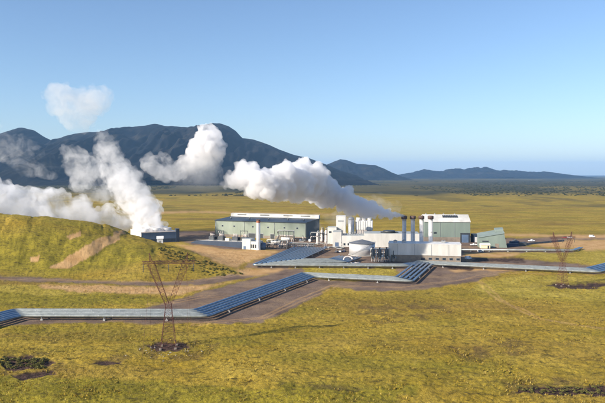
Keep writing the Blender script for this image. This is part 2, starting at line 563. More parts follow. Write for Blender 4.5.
def build_mountain(name, sil, yr, foot, m, gul=1.0, seed=0, dx=.0016, back=2500, rough=.6, crag=.03):
    sil = np.array(sil, float)
    k = np.arange((sil[0, 0] - CX) / F, (sil[-1, 0] - CX) / F, dx)
    ys = np.concatenate([np.linspace(foot, yr, 70), np.linspace(yr, yr + back, 16)[1:]])
    K, Y = np.meshgrid(k, ys)
    X = K * yr                                         # parallel slices: a true ridge, not a fan
    s = np.interp(K * F + CX, sil[:, 0], sil[:, 1])
    zr = np.maximum(0, CAM_Z - (s - HY) * yr / F) * (s < 174.6)
    wob = (fbm(X / 700, Y / 700, 4, seed) - .5)
    t = np.clip((Y - foot) / (yr - foot) + .25 * wob * (Y < yr), 0, 1)
    g = t ** (1.35 - .5 * fbm(X / 900, 0 * Y, 2, seed + 3))
    rid = 1 - np.abs(2 * fbm(X / 330 + .15 * wob, Y / 1300, 5, seed + 5, rough) - 1)
    cut = gul * (rid - .72) * np.sin(np.clip(t, 0, 1) * PI) ** .8 * .55
    Z = zr * np.clip(g + cut, 0, 1.0)
    tb = np.clip((Y - yr) / back, 0, 1)
    Z = np.where(Y > yr, zr * (1 - tb) ** 1.2, Z)
    # the crest keeps small crags
    Z = Z + zr * crag * (fbm(X / 60, Y / 60, 3, seed + 9) - .5) * t
    Z = np.where(zr < 1, -2.0, Z) - 1.0 * (t < .02)
    nr, nc = X.shape
    idx = np.arange(nr * nc).reshape(nr, nc)
    q = np.stack([idx[:-1, :-1], idx[:-1, 1:], idx[1:, 1:], idx[1:, :-1]], -1).reshape(-1, 4)
    me = bpy.data.meshes.new(name)
    me.from_pydata(np.stack([X, Y, Z], -1).reshape(-1, 3).tolist(), [], q.tolist())
    me.polygons.foreach_set('use_smooth', np.ones(len(q), bool))
    me.materials.append(m)
    o = bpy.data.objects.new(name, me); COL.objects.link(o)
    return tag(o, kind='structure')


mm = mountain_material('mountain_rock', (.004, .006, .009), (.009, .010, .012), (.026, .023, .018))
SIL = [(-330, 160), (-200, 140), (-120, 134), (-60, 142), (-20, 138), (0, 133.5), (12, 129.5), (24, 128), (34, 130.5), (46, 138), (54, 141.5), (60, 139.5), (70, 135.5), (85, 133.5), (105, 131.5),
       (120, 127.5), (140, 126), (155, 124), (166, 125.8), (190, 127), (200, 125.5), (212, 123.3), (220, 123.6), (228, 126), (236, 131.5), (243, 138.5),
       (255, 140), (267, 144), (280, 150), (295, 155), (310, 158.5), (325, 164), (338, 170), (350, 174), (352, 176)]
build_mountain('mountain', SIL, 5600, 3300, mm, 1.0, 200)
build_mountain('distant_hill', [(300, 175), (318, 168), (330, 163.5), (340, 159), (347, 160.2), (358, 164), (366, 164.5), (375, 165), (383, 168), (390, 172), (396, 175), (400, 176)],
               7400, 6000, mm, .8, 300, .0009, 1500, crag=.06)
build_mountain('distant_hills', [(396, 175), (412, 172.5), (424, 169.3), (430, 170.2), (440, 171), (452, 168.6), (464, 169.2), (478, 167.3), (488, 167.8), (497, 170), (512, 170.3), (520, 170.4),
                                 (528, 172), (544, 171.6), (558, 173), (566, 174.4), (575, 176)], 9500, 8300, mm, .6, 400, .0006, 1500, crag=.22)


# ------------------------------------------------------------------ pipelines
def smooth_path(pts, rad):
    """round every corner of a plan polyline"""
    out = [Vector(pts[0])]
    for i in range(1, len(pts) - 1):
        p, a, b = Vector(pts[i]), Vector(pts[i - 1]), Vector(pts[i + 1])
        u, w = (a - p), (b - p)
        r = min(rad, u.length * .4, w.length * .4)
        s, e = p + u.normalized() * r, p + w.normalized() * r
        for k in range(7):
            t = k / 6
            out.append(s * (1 - t) ** 2 + p * 2 * t * (1 - t) + e * t * t)
    out.append(Vector(pts[-1]))
    return out


def offset_path(pts, d):
    pts = [Vector(p) for p in pts]
    res = []
    for i, p in enumerate(pts):
        if i == 0: n = (pts[1] - p).normalized(); nn = Vector((-n.y, n.x)); res.append(p + nn * d); continue
        if i == len(pts) - 1: n = (p - pts[i - 1]).normalized(); nn = Vector((-n.y, n.x)); res.append(p + nn * d); continue
        a, b = (p - pts[i - 1]).normalized(), (pts[i + 1] - p).normalized()
        na, nb = Vector((-a.y, a.x)), Vector((-b.y, b.x))
        m_ = (na + nb).normalized()
        res.append(p + m_ * d / max(.3, m_.dot(na)))
    return res


PZ = 1.75


def pipe_run(path, n, gap, r, labels, group, cat='pipe', z=PZ, bend=3.0, ends=None):
    for i in range(n):
        d = ((n - 1) / 2 - i) * gap
        pl = smooth_path(offset_path(path, d), bend)
        pts = [(p.x, p.y, z) for p in pl]
        b = MB()
        # straight stretches get short sections so the cladding joints can be set on them
        b.tube(pts, r, 12)
        root = b.build('insulated_pipe', M['pipe'])
        root.data.materials.append(M['skytintpipe'])
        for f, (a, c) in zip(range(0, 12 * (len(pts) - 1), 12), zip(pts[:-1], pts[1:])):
            if abs(c[1] - a[1]) > .75 * abs(c[0] - a[0]):  # legs running into depth get the painted sky blue
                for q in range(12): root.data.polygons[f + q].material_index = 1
        tag(root, labels[i], cat, group)
        # cladding bands and end collars are one pattern of the sheath
        j = MB()
        for a, c in zip(pts[:-1], pts[1:]):
            A, C = Vector(a), Vector(c)
            ln = (C - A).length
            if ln < 6: continue
            k = int(ln / 6)
            dv = (C - A).normalized()
            for q in range(1, k + 1):
                o = A + (C - A) * (q / (k + 1))
                j.tube([o - dv * .09, o + dv * .09], r * 1.025, 12)
        if j.v: tag(j.build('cladding_band', M['steel'], root), kind='stuff')


def supports(path, width, spacing, label, group, z=PZ, r=.6, first=None):
    """steel trestles under a bundle of pipes"""
    hw = width / 2
    proto = first
    for a, b in zip(path[:-1], path[1:]):
        A, B = Vector(a), Vector(b)
        ln = (B - A).length
        n = max(1, int(ln / spacing))
        for k in range(n):
            p = A + (B - A) * ((k + .5) / n)
            ang = math.atan2((B - A).y, (B - A).x)
            if proto is None:
                proto = thing('pipe_trestle', label, 'pipe support', (p.x, p.y, 0), ang, group)
                MB().box(-.16, .16, -hw, hw, z - r - .38, z - r - .03).build('crossbeam', M['steel'], proto)
                nl = max(2, int(width / 5) + 1)
                for q in range(nl):
                    y = -hw + .6 + (width - 1.2) * q / (nl - 1)
                    lg = MB().box(-.14, .14, y - .14, y + .14, .3, z - r - .38).build('leg', M['steel'], proto)
                    MB().box(-.45, .45, y - .45, y + .45, -.6, .32).build('footing', M['concrete'], lg)
            else:
                dup(proto, (p.x, p.y, 0), ang)
    return proto


mp_ = [G(-75, 336, PZ), G(17, 312.6, PZ), G(200.5, 313.2, PZ), G(308, 274.8, PZ), G(404, 279.2, PZ), G(424.5, 262.6, PZ), G(592, 270.3, PZ), G(680, 247, PZ)]
ORD = ['nearest the camera', 'second from the front', 'third and middle one', 'fourth from the front', 'furthest from the camera']
pipe_run(mp_, 5, 2.8, .63, ['long silver zigzag pipe across the grass, %s of five in the bundle' % o for o in ['furthest from the camera', 'fourth from the front', 'third and middle one', 'second from the front', 'nearest the camera']],
         'five pipes of the long zigzag pipeline')
supports(mp_, 12.4, 24, 'low steel trestle carrying the five-pipe silver zigzag pipeline', 'trestles under the long zigzag pipeline', r=.68)

e_front = [G(299, 247.3, PZ), G(260, 264.2, PZ), G(404, 265.2, PZ), G(424, 262.3, PZ)]
e_back = [G(316.5, 247.6, PZ), G(284, 261.2, PZ), G(338, 260.6, PZ), G(350, 256.8, PZ)]
nE = 4
nm = ['nearest the front', 'second from the front', 'third from the front', 'fourth from the front', 'fifth from the front', 'sixth from the front', 'rearmost']
pipe_run(e_front, nE, 2.4, .62, ['silver pipe doubling back below the pale hall, %s' % q_ for q_ in ('rearmost of four', 'third of four from the front', 'second of four from the front', 'frontmost of four')],
         'four pipes doubling back below the pale hall')
pipe_run(e_back, 8, 2.3, .62, ['silver pipe from hall yard to round tank, %s of eight' % q_ for q_ in ('rearmost', 'seventh', 'sixth', 'fifth', 'fourth', 'third', 'second', 'frontmost')],
         'eight pipes running to the round tank')
supports(e_front, 9, 14, 'steel trestle under the four pipes doubling back below the hall', 'trestles under the pipes doubling back', r=.58)
supports(e_back, 17, 14, 'steel trestle under the eight pipes running to the tank', 'trestles under the pipes to the tank', r=.58)
cp = [G(461, 249.6, 1.3), G(573, 250.2, 1.3), G(581, 247.5, 1.3)]
pipe_run(cp, 2, 1.8, .55, ['thin silver pipe along the right yard, rear one of the pair', 'thin silver pipe along the right yard, front one of the pair'], 'pair of thin pipes along the right yard', z=1.3)
supports(cp, 4, 13, 'short trestle under the pair of thin pipes in the right yard', 'trestles under the thin pipe pair', z=1.3, r=.55)


# ------------------------------------------------------------------ pale hall on the left
def rzof(a, b):
    return math.atan2(b[1] - a[1], b[0] - a[0])


hl, hr = (-84.0, 615.0), (3.2, 582.0)
hrz = rzof(hl, hr)
hall = thing('turbine_hall', 'long pale green industrial hall with dark low roof and white roof strip', 'building', (hl[0], hl[1], 0), hrz)
HW, HD = 93.2, 37.0
MB().prism_x([(0, 2.6), (HD, 2.6), (HD, 16.9), (0, 15.3)], 0, HW).build('wall', M['halllight'], hall)
MB().box(-.12, HW + .12, -.12, HD + .12, -.5, 2.6).build('plinth', M['plinth'], hall)
MB().prism_x([(-.8, 15.32), (HD - 3.3, 16.78), (HD - 3.3, 17.28), (-.8, 15.85)], -.6, HW + .6).build('roof', M['darkroof'], hall)
cl = MB().prism_x([(HD - 3.2, 17.0), (HD + .5, 17.0), (HD + .5, 20.7), (HD - 3.2, 20.2)], -.4, HW + .5).build('clerestory', M['white'], hall)
for x in (12, 37, 62, 80):
    b = MB()
    for k in range(4): b.box(x - 5, x + 5, HD - 3.34, HD - 3.2, 18.75 + k * .28, 18.9 + k * .28)
    b.build('louvre', M['louvre'], cl)
for x, z in ((8, 10.5), (20.5, 10.5), (40, 10.5), (55.5, 10.4), (72, 10.5), (84.6, 10.4)):
    w = MB().box(x - .9, x + .9, -.1, .02, z - .8, z + .8).build('window', M['steel'], hall)
    MB().box(x - .75, x + .75, -.16, -.1, z - .65, z + .65).build('pane', M['glass'], w)
for x0, x1 in ((35.5, 42.5), (47, 50.5), (58, 62)):
    d = MB().box(x0, x1, -.22, -.122, -.3, 4.2).build('roller_door', M['louvre'], hall)
    MB().box(x0 - .3, x0, -.3, -.122, -.3, 4.5).box(x1, x1 + .3, -.3, -.122, -.3, 4.5).box(x0, x1, -.3, -.122, 4.2, 4.5).build('door_frame', M['steel'], d)
MB().prism_x([(.1, 2.7), (HD - .1, 2.7), (HD - .1, 16.8), (.1, 15.25)], HW + .02, HW + .1).build('gable_shade_panel', M['gableshade'], hall)  # shade of the end wall painted as a dark panel
MB().box(HW + .1, HW + .2, 8, 13, 2.7, 7.2).build('side_door', M['bluegrey'], hall)
for x in (.5, 31, 62, 92.5):
    MB().tube([(x, -.3, 2.6), (x, -.3, 15.3)], .13, 6).build('downpipe', M['steel'], hall)
b = MB()
for x in (10, 30, 50, 70, 86): b.lathe([(.6, 16.1), (.6, 17.5), (.95, 17.6), (.2, 18.1)], x, 14, 10)
b.build('roof_vents', M['steel'], hall)

# ------------------------------------------------------------------ grey green hall behind the chimneys
y2 = 560.0
h2x0, h2x1 = X_at(424.5, y2 + 3), X_at(470.3, y2)
h2 = thing('turbine_hall', 'tall grey green hall with white sloping roof band behind the four chimneys', 'building', (h2x0, y2 + 3, 0), math.atan2(-3, h2x1 - h2x0))
w2 = math.hypot(h2x1 - h2x0, 3)
MB().prism_x([(0, 4.6), (34, 4.6), (34, 20), (12, 23.2), (0, 17.9)], 0, w2).build('wall', M['hallgreen'], h2)
MB().box(-.12, w2 + .12, -.12, 34.1, -.5, 4.6).build('plinth', M['plinth'], h2)
rf = MB().prism_x([(-.5, 17.75), (12, 23.25), (34.5, 20.1), (34.5, 20.6), (12, 23.85), (-.5, 18.4)], -.3, w2 + .3).build('roof', M['white'], h2)
b = MB()
for k in range(9): b.prism_x([(6.0, 21.15), (9.6, 22.75), (9.6, 23.3), (6.0, 21.75)], w2 * .42 + k * 1.5, w2 * .42 + k * 1.5 + 1.1)
b.build('louvre', M['louvre'], rf)
for x0 in (w2 * .34, w2 * .66):
    MB().box(x0, x0 + .2, -.12, .02, 4.6, 17.8).build('wall_joint', M['steel'], h2)
d2 = MB().box(w2 - 8.6, w2 - .4, -.3, -.125, -.4, 8.4).build('door_surround', M['darksteel'], h2)
MB().box(w2 - 7.4, w2 - 1.6, -.42, -.3, -.4, 6.9).build('roller_door', M['bluegrey'], d2)
MB().box(3, 6.5, -.1, .02, 10.6, 11.2).build('window', M['glass'], h2)
MB().box(8, 10.5, -.1, .02, 7.5, 9).build('window', M['glass'], h2)
b = MB()
for x in (4, 12, 20, 30): b.lathe([(.7, 21.0), (.7, 23.2), (1.0, 23.3), (.2, 23.9)], x, 24, 10)
b.build('roof_vents', M['steel'], h2)

# dark gate house with the white door right of it
gx = X_at(471.6, 566)
gate = thing('annex', 'small dark annex with bright white door against the grey green hall', 'building', (gx + .6, 562, 0), 0)
MB().box(0, 5.6, 0, 9, -.4, 6.6).build('wall', M['bluewall'], gate)
MB().box(-.2, 5.8, -.2, 9.2, 6.6, 6.95).build('roof', M['darkroof'], gate)
MB().box(1.2, 4.6, -.1, .02, -.2, 4.6).build('door', M['whitepaint'], gate)

# wedge-shaped green building on the right
wx0, wy0 = G(478.5, 247.2)
wx1, wy1 = G(507.2, 247.8)
wl = math.hypot(wx1 - wx0, wy1 - wy0)
wd = thing('wedge_building', 'wedge-shaped green shed whose roof climbs to the right, beside shipping containers', 'building', (wx0, wy0, 0), rzof((wx0, wy0), (wx1, wy1)))
v = [(0, 0, -.4), (wl, 0, -.4), (wl - 2.4, 0, 11.6), (0, 0, 7.8), (0, 14, -.4), (wl, 14, -.4), (wl - 2.4, 14, 13.8), (0, 14, 9.8)]
MB().quadset(v, [(0, 1, 2, 3), (5, 4, 7, 6), (1, 5, 6, 2), (4, 0, 3, 7), (3, 2, 6, 7), (4, 5, 1, 0)]).build('wall', M['hallgreen'], wd)
v = [(-.4, -.5, 7.75), (wl - 2.0, -.5, 11.65), (wl - 2.0, 14.4, 14.0), (-.4, 14.4, 9.9)]
v += [(p[0], p[1], p[2] + .4) for p in v]
MB().quadset(v, [(3, 2, 1, 0), (4, 5, 6, 7), (0, 1, 5, 4), (1, 2, 6, 5), (2, 3, 7, 6), (3, 0, 4, 7)]).build('roof', M['greenroof'], wd)
MB().quadset([(wl - 9, 6, 12), (wl - 2.3, 6, 13), (wl - 2.3, 13.8, 14.6), (wl - 9, 13.8, 13.4), (wl - 9, 6, 14.2), (wl - 2.3, 6, 14.6), (wl - 2.3, 13.8, 15.6), (wl - 9, 13.8, 14.9)],
             [(3, 2, 1, 0), (4, 5, 6, 7), (0, 1, 5, 4), (1, 2, 6, 5), (2, 3, 7, 6), (3, 0, 4, 7)]).build('roof_box', M['greenroof'], wd)
MB().box(wl - 9.5, wl - 6.5, -.1, .02, -.2, 3.2).build('door', M['plinth'], wd)
MB().box(3, 8, -.1, .02, 4.4, 5.4).build('window', M['glass'], wd)

cs = thing('shed', 'low cream shed with pitched roof in front of the wedge-shaped building', 'shed', L3(481, 248.4), -.03)
MB().box(0, 7.4, 0, 4.5, -.3, 2.8).build('wall', M['cream'], cs)
MB().prism_x([(-.3, 2.8), (4.8, 2.8), (2.25, 4.0)], -.3, 7.7).build('roof', M['whitepaint'], cs)
MB().box(5.3, 6.5, -.08, .02, -.2, 2.2).build('door', M['darksteel'], cs)

# ------------------------------------------------------------------ white front building with brown base
fx0, fy0 = G(388.4, 261.3)
fx1, fy1 = G(461.2, 263.0)
fl = math.hypot(fx1 - fx0, fy1 - fy0)
fb = thing('flat_roofed_building', 'white flat-roofed building on brown base in front of the four chimneys', 'building', (fx0, fy0, 0), rzof((fx0, fy0), (fx1, fy1)))
MB().box(.3, fl - .3, .3, 15.7, -.4, 4.6).build('base', M['plinth'], fb)
wf = MB().box(0, fl, 0, 16, 4.6, 12.2).build('wall', M['white'], fb)
MB().box(-.15, fl + .15, -.15, 16.15, 12.2, 12.5).build('roof', M['whitepaint'], fb)
for k in range(5):
    x = 27 + k * 4.6
    w = MB().box(x, x + 2.4, .18, .32, 1.6, 3.2).build('window', M['steel'], fb)
    MB().box(x + .15, x + 2.25, .12, .18, 1.75, 3.05).build('pane', M['glass'], w)
MB().box(22, 24.5, .18, .32, -.3, 3.0).build('door', M['darksteel'], fb)
for k in range(4):
    MB().box(6 + k * 11.5, 6.25 + k * 11.5, -.05, .02, 4.6, 12.2).build('wall_joint', M['steel'], fb)
for x, y_ in ((9, 6), (3.2, 5), (36, 8)):
    rb = MB().box(x, x + 2.6, y_, y_ + 2.2, 12.5, 14).build('rooftop_unit', M['steel'], fb)
    MB().lathe([(.6, 14), (.6, 14.3)], x + 1.3, y_ + 1.1, 12).build('fan', M['louvre'], rb)

# ------------------------------------------------------------------ white middle building and its neighbours
my = 528.0
mx0, mx1 = X_at(332.6, my), X_at(420, my - 6)
ml = math.hypot(mx1 - mx0, 6)
mb_ = thing('flat_roofed_building', 'long white stepped building behind the round tank with dark roof opening', 'building', (mx0, my, 0), math.atan2(-6, mx1 - mx0))
MB().box(0, 7.2, 0, 20, -.4, 12.0).build('wall', M['white'], mb_)
MB().box(7.2, 26, .3, 20, -.4, 9.1).build('wall', M['white'], mb_)
MB().box(26, ml, -.2, 22, -.4, 11.0).build('wall', M['white'], mb_)
MB().box(26.3, ml - .3, .2, 21.7, 11.0, 11.25).box(.25, 6.95, .25, 19.7, 12.0, 12.2).box(7.4, 25.8, .6, 19.7, 9.1, 9.3).build('roof', M['greyroof'], mb_)
mv = MB().lathe([(4.6, 11.25), (5.1, 12.2), (5.0, 13.0), (4.2, 13.2)], ml * .655, 8, 24).build('fan_stack', M['louvre'], mb_)
mv2 = MB().box(ml * .655 - 7, ml * .655 + 7, 6, 12, 11.25, 11.9).build('fan_deck', M['darksteel'], mb_)
for k in range(5):
    x = 9 + k * 3.3
    MB().box(x, x + 1.5, .2, .32, 1.2, 3.0).build('window', M['glass'], mb_)
MB().box(2, 5, -.1, .02, -.3, 3.6).build('roller_door', M['bluegrey'], mb_)
for k in range(9):
    x = 9 + k * 1.9
    MB().tube([(x, 6 + (k % 3) * 3, 9.3), (x, 6 + (k % 3) * 3, 10.6 + (k * 7 % 3) * .6)], .22 + .1 * (k % 2), 8).build('vent_pipe', M['steel'], mb_)

ty = 552.0
tb = thing('tower_block', 'tall white box-shaped tower left of the grey silo', 'building', (X_at(336.2, ty), ty, 0), -.12)
MB().box(0, 8.0, 0, 9, -.4, 23.4).build('wall', M['white'], tb)
MB().box(-.15, 8.15, -.15, 9.15, 23.4, 23.8).build('roof', M['whitepaint'], tb)
MB().box(8.02, 8.14, 2, 6, 15, 21).build('louvre', M['louvre'], tb)
MB().box(1.5, 6.5, -.1, .02, 19.2, 19.8).build('window', M['glass'], tb)
lb = thing('block', 'low white block left of the tall white tower', 'building', (X_at(327.6, 548), 549, 0), -.12)
MB().box(0, 7.6, 0, 9, -.4, 14.2).build('wall', M['white'], lb)
MB().box(-.1, 7.7, -.1, 9.1, 14.2, 14.5).build('roof', M['greyroof'], lb)
MB().box(1.2, 3.4, -.1, .02, 9.5, 11).build('window', M['glass'], lb)
si = thing('silo', 'tall grey cylindrical silo with domed top beside the white tower', 'silo', (X_at(351.2, 545), 545, 0))
MB().lathe([(2.7, -.4), (2.7, 21.2)], n=28).build('shell', M['steel'], si)
MB().lathe([(2.75, 21.2), (2.5, 22.4), (1.7, 23.2), (.5, 23.7)], n=28).build('dome', M['tankroof'], si)
b = MB()
for k in range(24): b.bar((-.25, -2.95, .5 + k * .9), (.25, -2.95, .5 + k * .9), .06)
b.bar((-.28, -2.95, 0), (-.28, -2.95, 22.5), .08).bar((.28, -2.95, 0), (.28, -2.95, 22.5), .08)
b.build('ladder', M['darksteel'], si)
cc = thing('condenser_block', 'white open-topped condenser block half hidden by stack steam, right of the silo', 'building', (X_at(355.5, 556), 557, 0), -.1)
MB().box(0, 15.0, 0, 12, 11.5, 19.0).build('wall', M['whitepaint'], cc)
MB().box(.4, 14.6, .4, 11.6, -.4, 11.5).build('base', M['pinkwhite'], cc)
for k in range(3):
    fs = MB().lathe([(2.1, 19.0), (1.9, 20.2), (2.15, 21.6)], 2.7 + k * 4.8, 6, 20).build('fan_stack', M['whitepaint'], cc)
b = MB()
for k in range(8): b.box(.3 + k * 2.05, .45 + k * 2.05, -.2, 0, 0, 19)
b.build('column', M['steel'], cc)

# ------------------------------------------------------------------ round tank
tx, tyy = X_at(362.2, 476), 476.5
tk = thing('storage_tank', 'round silver storage tank with dark shallow cone roof', 'tank', (tx, tyy, 0))
MB().lathe([(9.6, -.3), (9.6, 8.7)], n=56).build('shell', M['tank'], tk)
MB().lathe([(9.85, 8.7), (9.85, 8.9), (.4, 11.3), (.1, 11.35)], n=56, smooth=False).build('roof', M['tankroof'], tk)
b = MB()
pr = None
for k in range(30):
    a = math.radians(-150 + k * 3.4)
    p = Vector((10.2 * math.cos(a), 10.2 * math.sin(a), .2 + k * .3))
    q = Vector((9.65 * math.cos(a), 9.65 * math.sin(a), .2 + k * .3))
    b.bar(p, q, .12)
    if pr is not None: b.bar(pr, p, .12); b.bar(pr + Vector((0, 0, 1)), p + Vector((0, 0, 1)), .07)
    pr = p
b.build('stair', M['steel'], tk)
MB().lathe([(10.3, -.4), (10.3, .25), (9.65, .3)], n=56).build('footing', M['concrete'], tk)
b = MB()
for k in range(40):
    a, a2 = 2 * PI * k / 40, 2 * PI * (k + 1) / 40
    p, q = Vector((9.75 * math.cos(a), 9.75 * math.sin(a), 9.9)), Vector((9.75 * math.cos(a2), 9.75 * math.sin(a2), 9.9))
    b.bar(p, q, .05).bar(p, p - Vector((0, 0, 1.05)), .05)
b.build('railing', M['steel'], tk)

# ------------------------------------------------------------------ four chimneys
SY = 462.0
stk = None
slab = ['white chimney with rust-brown cap, leftmost of four, pouring out the thick steam', 'white chimney with rust-brown cap, second from the left, close to the steaming one',
        'white chimney with rust-brown cap, third from the left of four', 'white chimney with rust-brown cap, rightmost of four, before the grey green hall']
for k, (px, dy) in enumerate(((404.2, 0), (412.8, 0), (421.4, 0), (430.6, 0))):
    loc = (X_at(px, SY + dy), SY + dy, 0)
    if stk is None:
        stk = thing('chimney', slab[0], 'chimney', loc, 0, 'four tall chimneys in a row')
        MB().lathe([(1.75, -.4), (1.75, 1.2), (1.5, 1.4), (1.45, 27.4)], n=24).build('shaft', M['whitepaint'], stk)
        cpn = MB().lathe([(1.55, 27.4), (2.1, 27.5), (2.15, 29.4), (1.75, 29.9), (1.5, 29.9), (1.4, 28.6)], n=24).build('cap', M['rustcap'], stk)
        for z in (9, 18, 26.6): MB().lathe([(1.6, z), (1.6, z + .25)], n=24).build('flange', M['steel'], stk)
        b = MB()
        for q in range(26): b.bar((-.22, -1.72, 2 + q), (.22, -1.72, 2 + q), .05)
        b.bar((-.25, -1.72, 1), (-.25, -1.72, 28), .06).bar((.25, -1.72, 1), (.25, -1.72, 28), .06)
        b.build('ladder', M['steel'], stk)
    else:
        dup(stk, loc, .3 * k, slab[k])

# ------------------------------------------------------------------ left chimney and its white annex
ax0, ay0 = G(242.2, 249.2)
ax1, ay1 = G(259.3, 249.8)
al = math.hypot(ax1 - ax0, ay1 - ay0)
an = thing('pump_house', 'small white pump house at the foot of the lone chimney by the pale hall', 'building', (ax0, ay0, 0), rzof((ax0, ay0), (ax1, ay1)) - .1)
MB().box(0, al * .5, 0, 8, -.4, 8.2).build('wall', M['white'], an)
MB().box(al * .5, al, .4, 8, -.4, 6.4).build('wall', M['white'], an)
MB().box(-.12, al * .5 + .1, -.12, 8.1, 8.2, 8.45).box(al * .5 + .11, al + .1, .3, 8.1, 6.4, 6.6).build('roof', M['greyroof'], an)
for k in range(3):
    MB().box(6.8 + k * 2.2, 8.3 + k * 2.2, .3, .41, 1.2, 4.2).build('window', M['glass'], an)
MB().box(1.2, 3.2, -.1, .02, -.3, 2.6).build('door', M['bluegrey'], an)
lc = thing('chimney', 'lone white chimney with orange band standing before the pale green hall', 'chimney', L3(258.3, 249.9))
MB().lathe([(1.9, -.4), (1.9, .9), (1.6, 1.1), (1.5, 21.6)], n=24).build('shaft', M['whitepaint'], lc)
MB().lathe([(1.56, 21.6), (1.56, 22.6)], n=24).build('band', M['orange'], lc)
MB().lathe([(1.5, 22.6), (1.62, 22.7), (1.62, 24.0), (1.2, 24.0), (1.1, 23.2)], n=24).build('cap', M['rustcap'], lc)
b = MB()
for q in range(20): b.bar((-.22, -1.78, 2 + q), (.22, -1.78, 2 + q), .05)
b.bar((-.25, -1.78, 1), (-.25, -1.78, 22), .06).bar((.25, -1.78, 1), (.25, -1.78, 22), .06)
b.build('ladder', M['steel'], lc)

# ------------------------------------------------------------------ transformer terrace left of the hall
q0, q1 = G(243.0, 248.2), G(196.0, 243.6)
pl = math.hypot(q1[0] - q0[0], q1[1] - q0[1])
pf = thing('retaining_platform', 'long dark blue retaining platform tapering to the left below the transformers', 'platform', (q1[0], q1[1], 0), rzof(q1, q0))
MB().prism_y([(-6, -.4), (pl, -.4), (pl, 5.0), (0, 2.6), (-6, .8)], 0, .6).build('retaining_wall', M['bluewall'], pf)
MB().prism_y([(-6, -.4), (pl, -.4), (pl, 4.8), (0, 2.4), (-6, .6)], .6, 22).build('deck', M['concrete'], pf)
b = MB()
for k in range(22):
    x = pl * k / 21
    z = 2.6 + 2.4 * x / pl
    b.bar((x, .3, z), (x, .3, z + 1.1), .06)
b.bar((0, .3, 3.7), (pl, .3, 6.1), .06).bar((0, .3, 3.2), (pl, .3, 5.6), .05)
b.build('railing', M['steel'], pf)


def transformer(root_loc, rz, label):
    t = thing('transformer', label, 'transformer', root_loc, rz, 'power transformers on the terrace')
    MB().box(-2.6, 2.6, -1.6, 1.6, .3, 3.6).build('tank', M['vessel'], t)
    MB().box(-3, 3, -2, 2, -.2, .3).build('footing', M['concrete'], t)
    for sx in (-1, 1):
        b = MB()
        for k in range(7): b.box(sx * 3.1 - .35, sx * 3.1 + .35, -1.5 + k * .5, -1.38 + k * .5, .7, 3.4)
        b.build('radiator', M['darksteel'], t)
    MB().tube([(-2.2, 0, 4.9), (2.2, 0, 4.9)], .55, 14).build('conservator', M['pinkwhite'], t)
    for x in (-1.5, 0, 1.5):
        MB().lathe([(.28, 3.6), (.2, 4.2), (.3, 4.5), (.18, 5.0), (.28, 5.3), (.12, 6.4)], x, -1.0, 10).build('bushing', M['pinkwhite'], t)
    b = MB()
    for x in (-2, 2): b.bar((x, .2, 3.6), (x, .2, 4.5), .15)
    b.build('bracket', M['darksteel'], t)
    return t


def on_platform(s, dep, lift=0.0):
    a = rzof(q1, q0)
    x, y = s * pl, dep
    return (q1[0] + x * math.cos(a) - y * math.sin(a), q1[1] + x * math.sin(a) + y * math.cos(a), 2.4 + 2.4 * s + lift)


ptz = rzof(q1, q0)
t1 = transformer(on_platform(.20, 9), ptz, 'dark transformer with pale bushings, left end of the terrace')
dup(t1, on_platform(.40, 9), ptz, 'dark transformer with pale bushings, second along from the terrace\'s left end')
dup(t1, on_platform(.72, 8), ptz, 'dark transformer with pale bushings, third along from the terrace\'s left end')
dup(t1, on_platform(.91, 8), ptz, 'dark transformer nearest the white pump house')


def gantry(loc, rz, label, w=8.0, h=8.4):
    t = thing('gantry', label, 'gantry', loc, rz, 'steel gantries over the transformers')
    for x in (-w / 2, w / 2):
        b = MB()
        for sx in (-.4, .4): b.bar((x + sx, 0, -.2), (x + sx * .4, 0, h), .16)
        for k in range(7):
            z = k * h / 7
            b.bar((x - .38, 0, z), (x + .38, 0, z + h / 7), .09)
        b.build('leg', M['darksteel'], t)
    b = MB()
    b.bar((-w / 2, 0, h), (w / 2, 0, h), .18).bar((-w / 2, 0, h - .9), (w / 2, 0, h - .9), .14)
    for k in range(8):
        b.bar((-w / 2 + k * w / 8, 0, h - .9 * (k % 2)), (-w / 2 + (k + 1) * w / 8, 0, h - .9 * ((k + 1) % 2)), .1)
    b.build('beam', M['darksteel'], t)
    for x in (-2.4, 0, 2.4):
        MB().lathe([(.12, h - 2.2), (.26, h - 1.9), (.14, h - 1.6), (.26, h - 1.3), (.1, h - .95)], x, 0, 8).build('insulator', M['pinkwhite'], t)
    return t


g1 = gantry(on_platform(.30, 13), ptz, 'dark steel gantry over the left pair of transformers')
dup(g1, on_platform(.82, 12), ptz, 'dark steel gantry over the right pair of transformers')
cbx = thing('control_cabinet', 'pale control cabinet between the two transformer pairs', 'cabinet', on_platform(.56, 7.5), ptz)
MB().box(-2.2, 2.2, -1.2, 1.2, -.2, 2.2).build('body', M['cream'], cbx)
MB().box(-2.3, 2.3, -1.3, 1.3, 2.2, 2.4).build('roof', M['whitepaint'], cbx)
MB().box(-1.6, -.2, -1.26, -1.2, 0, 1.9).build('door', M['pinkwhite'], cbx)


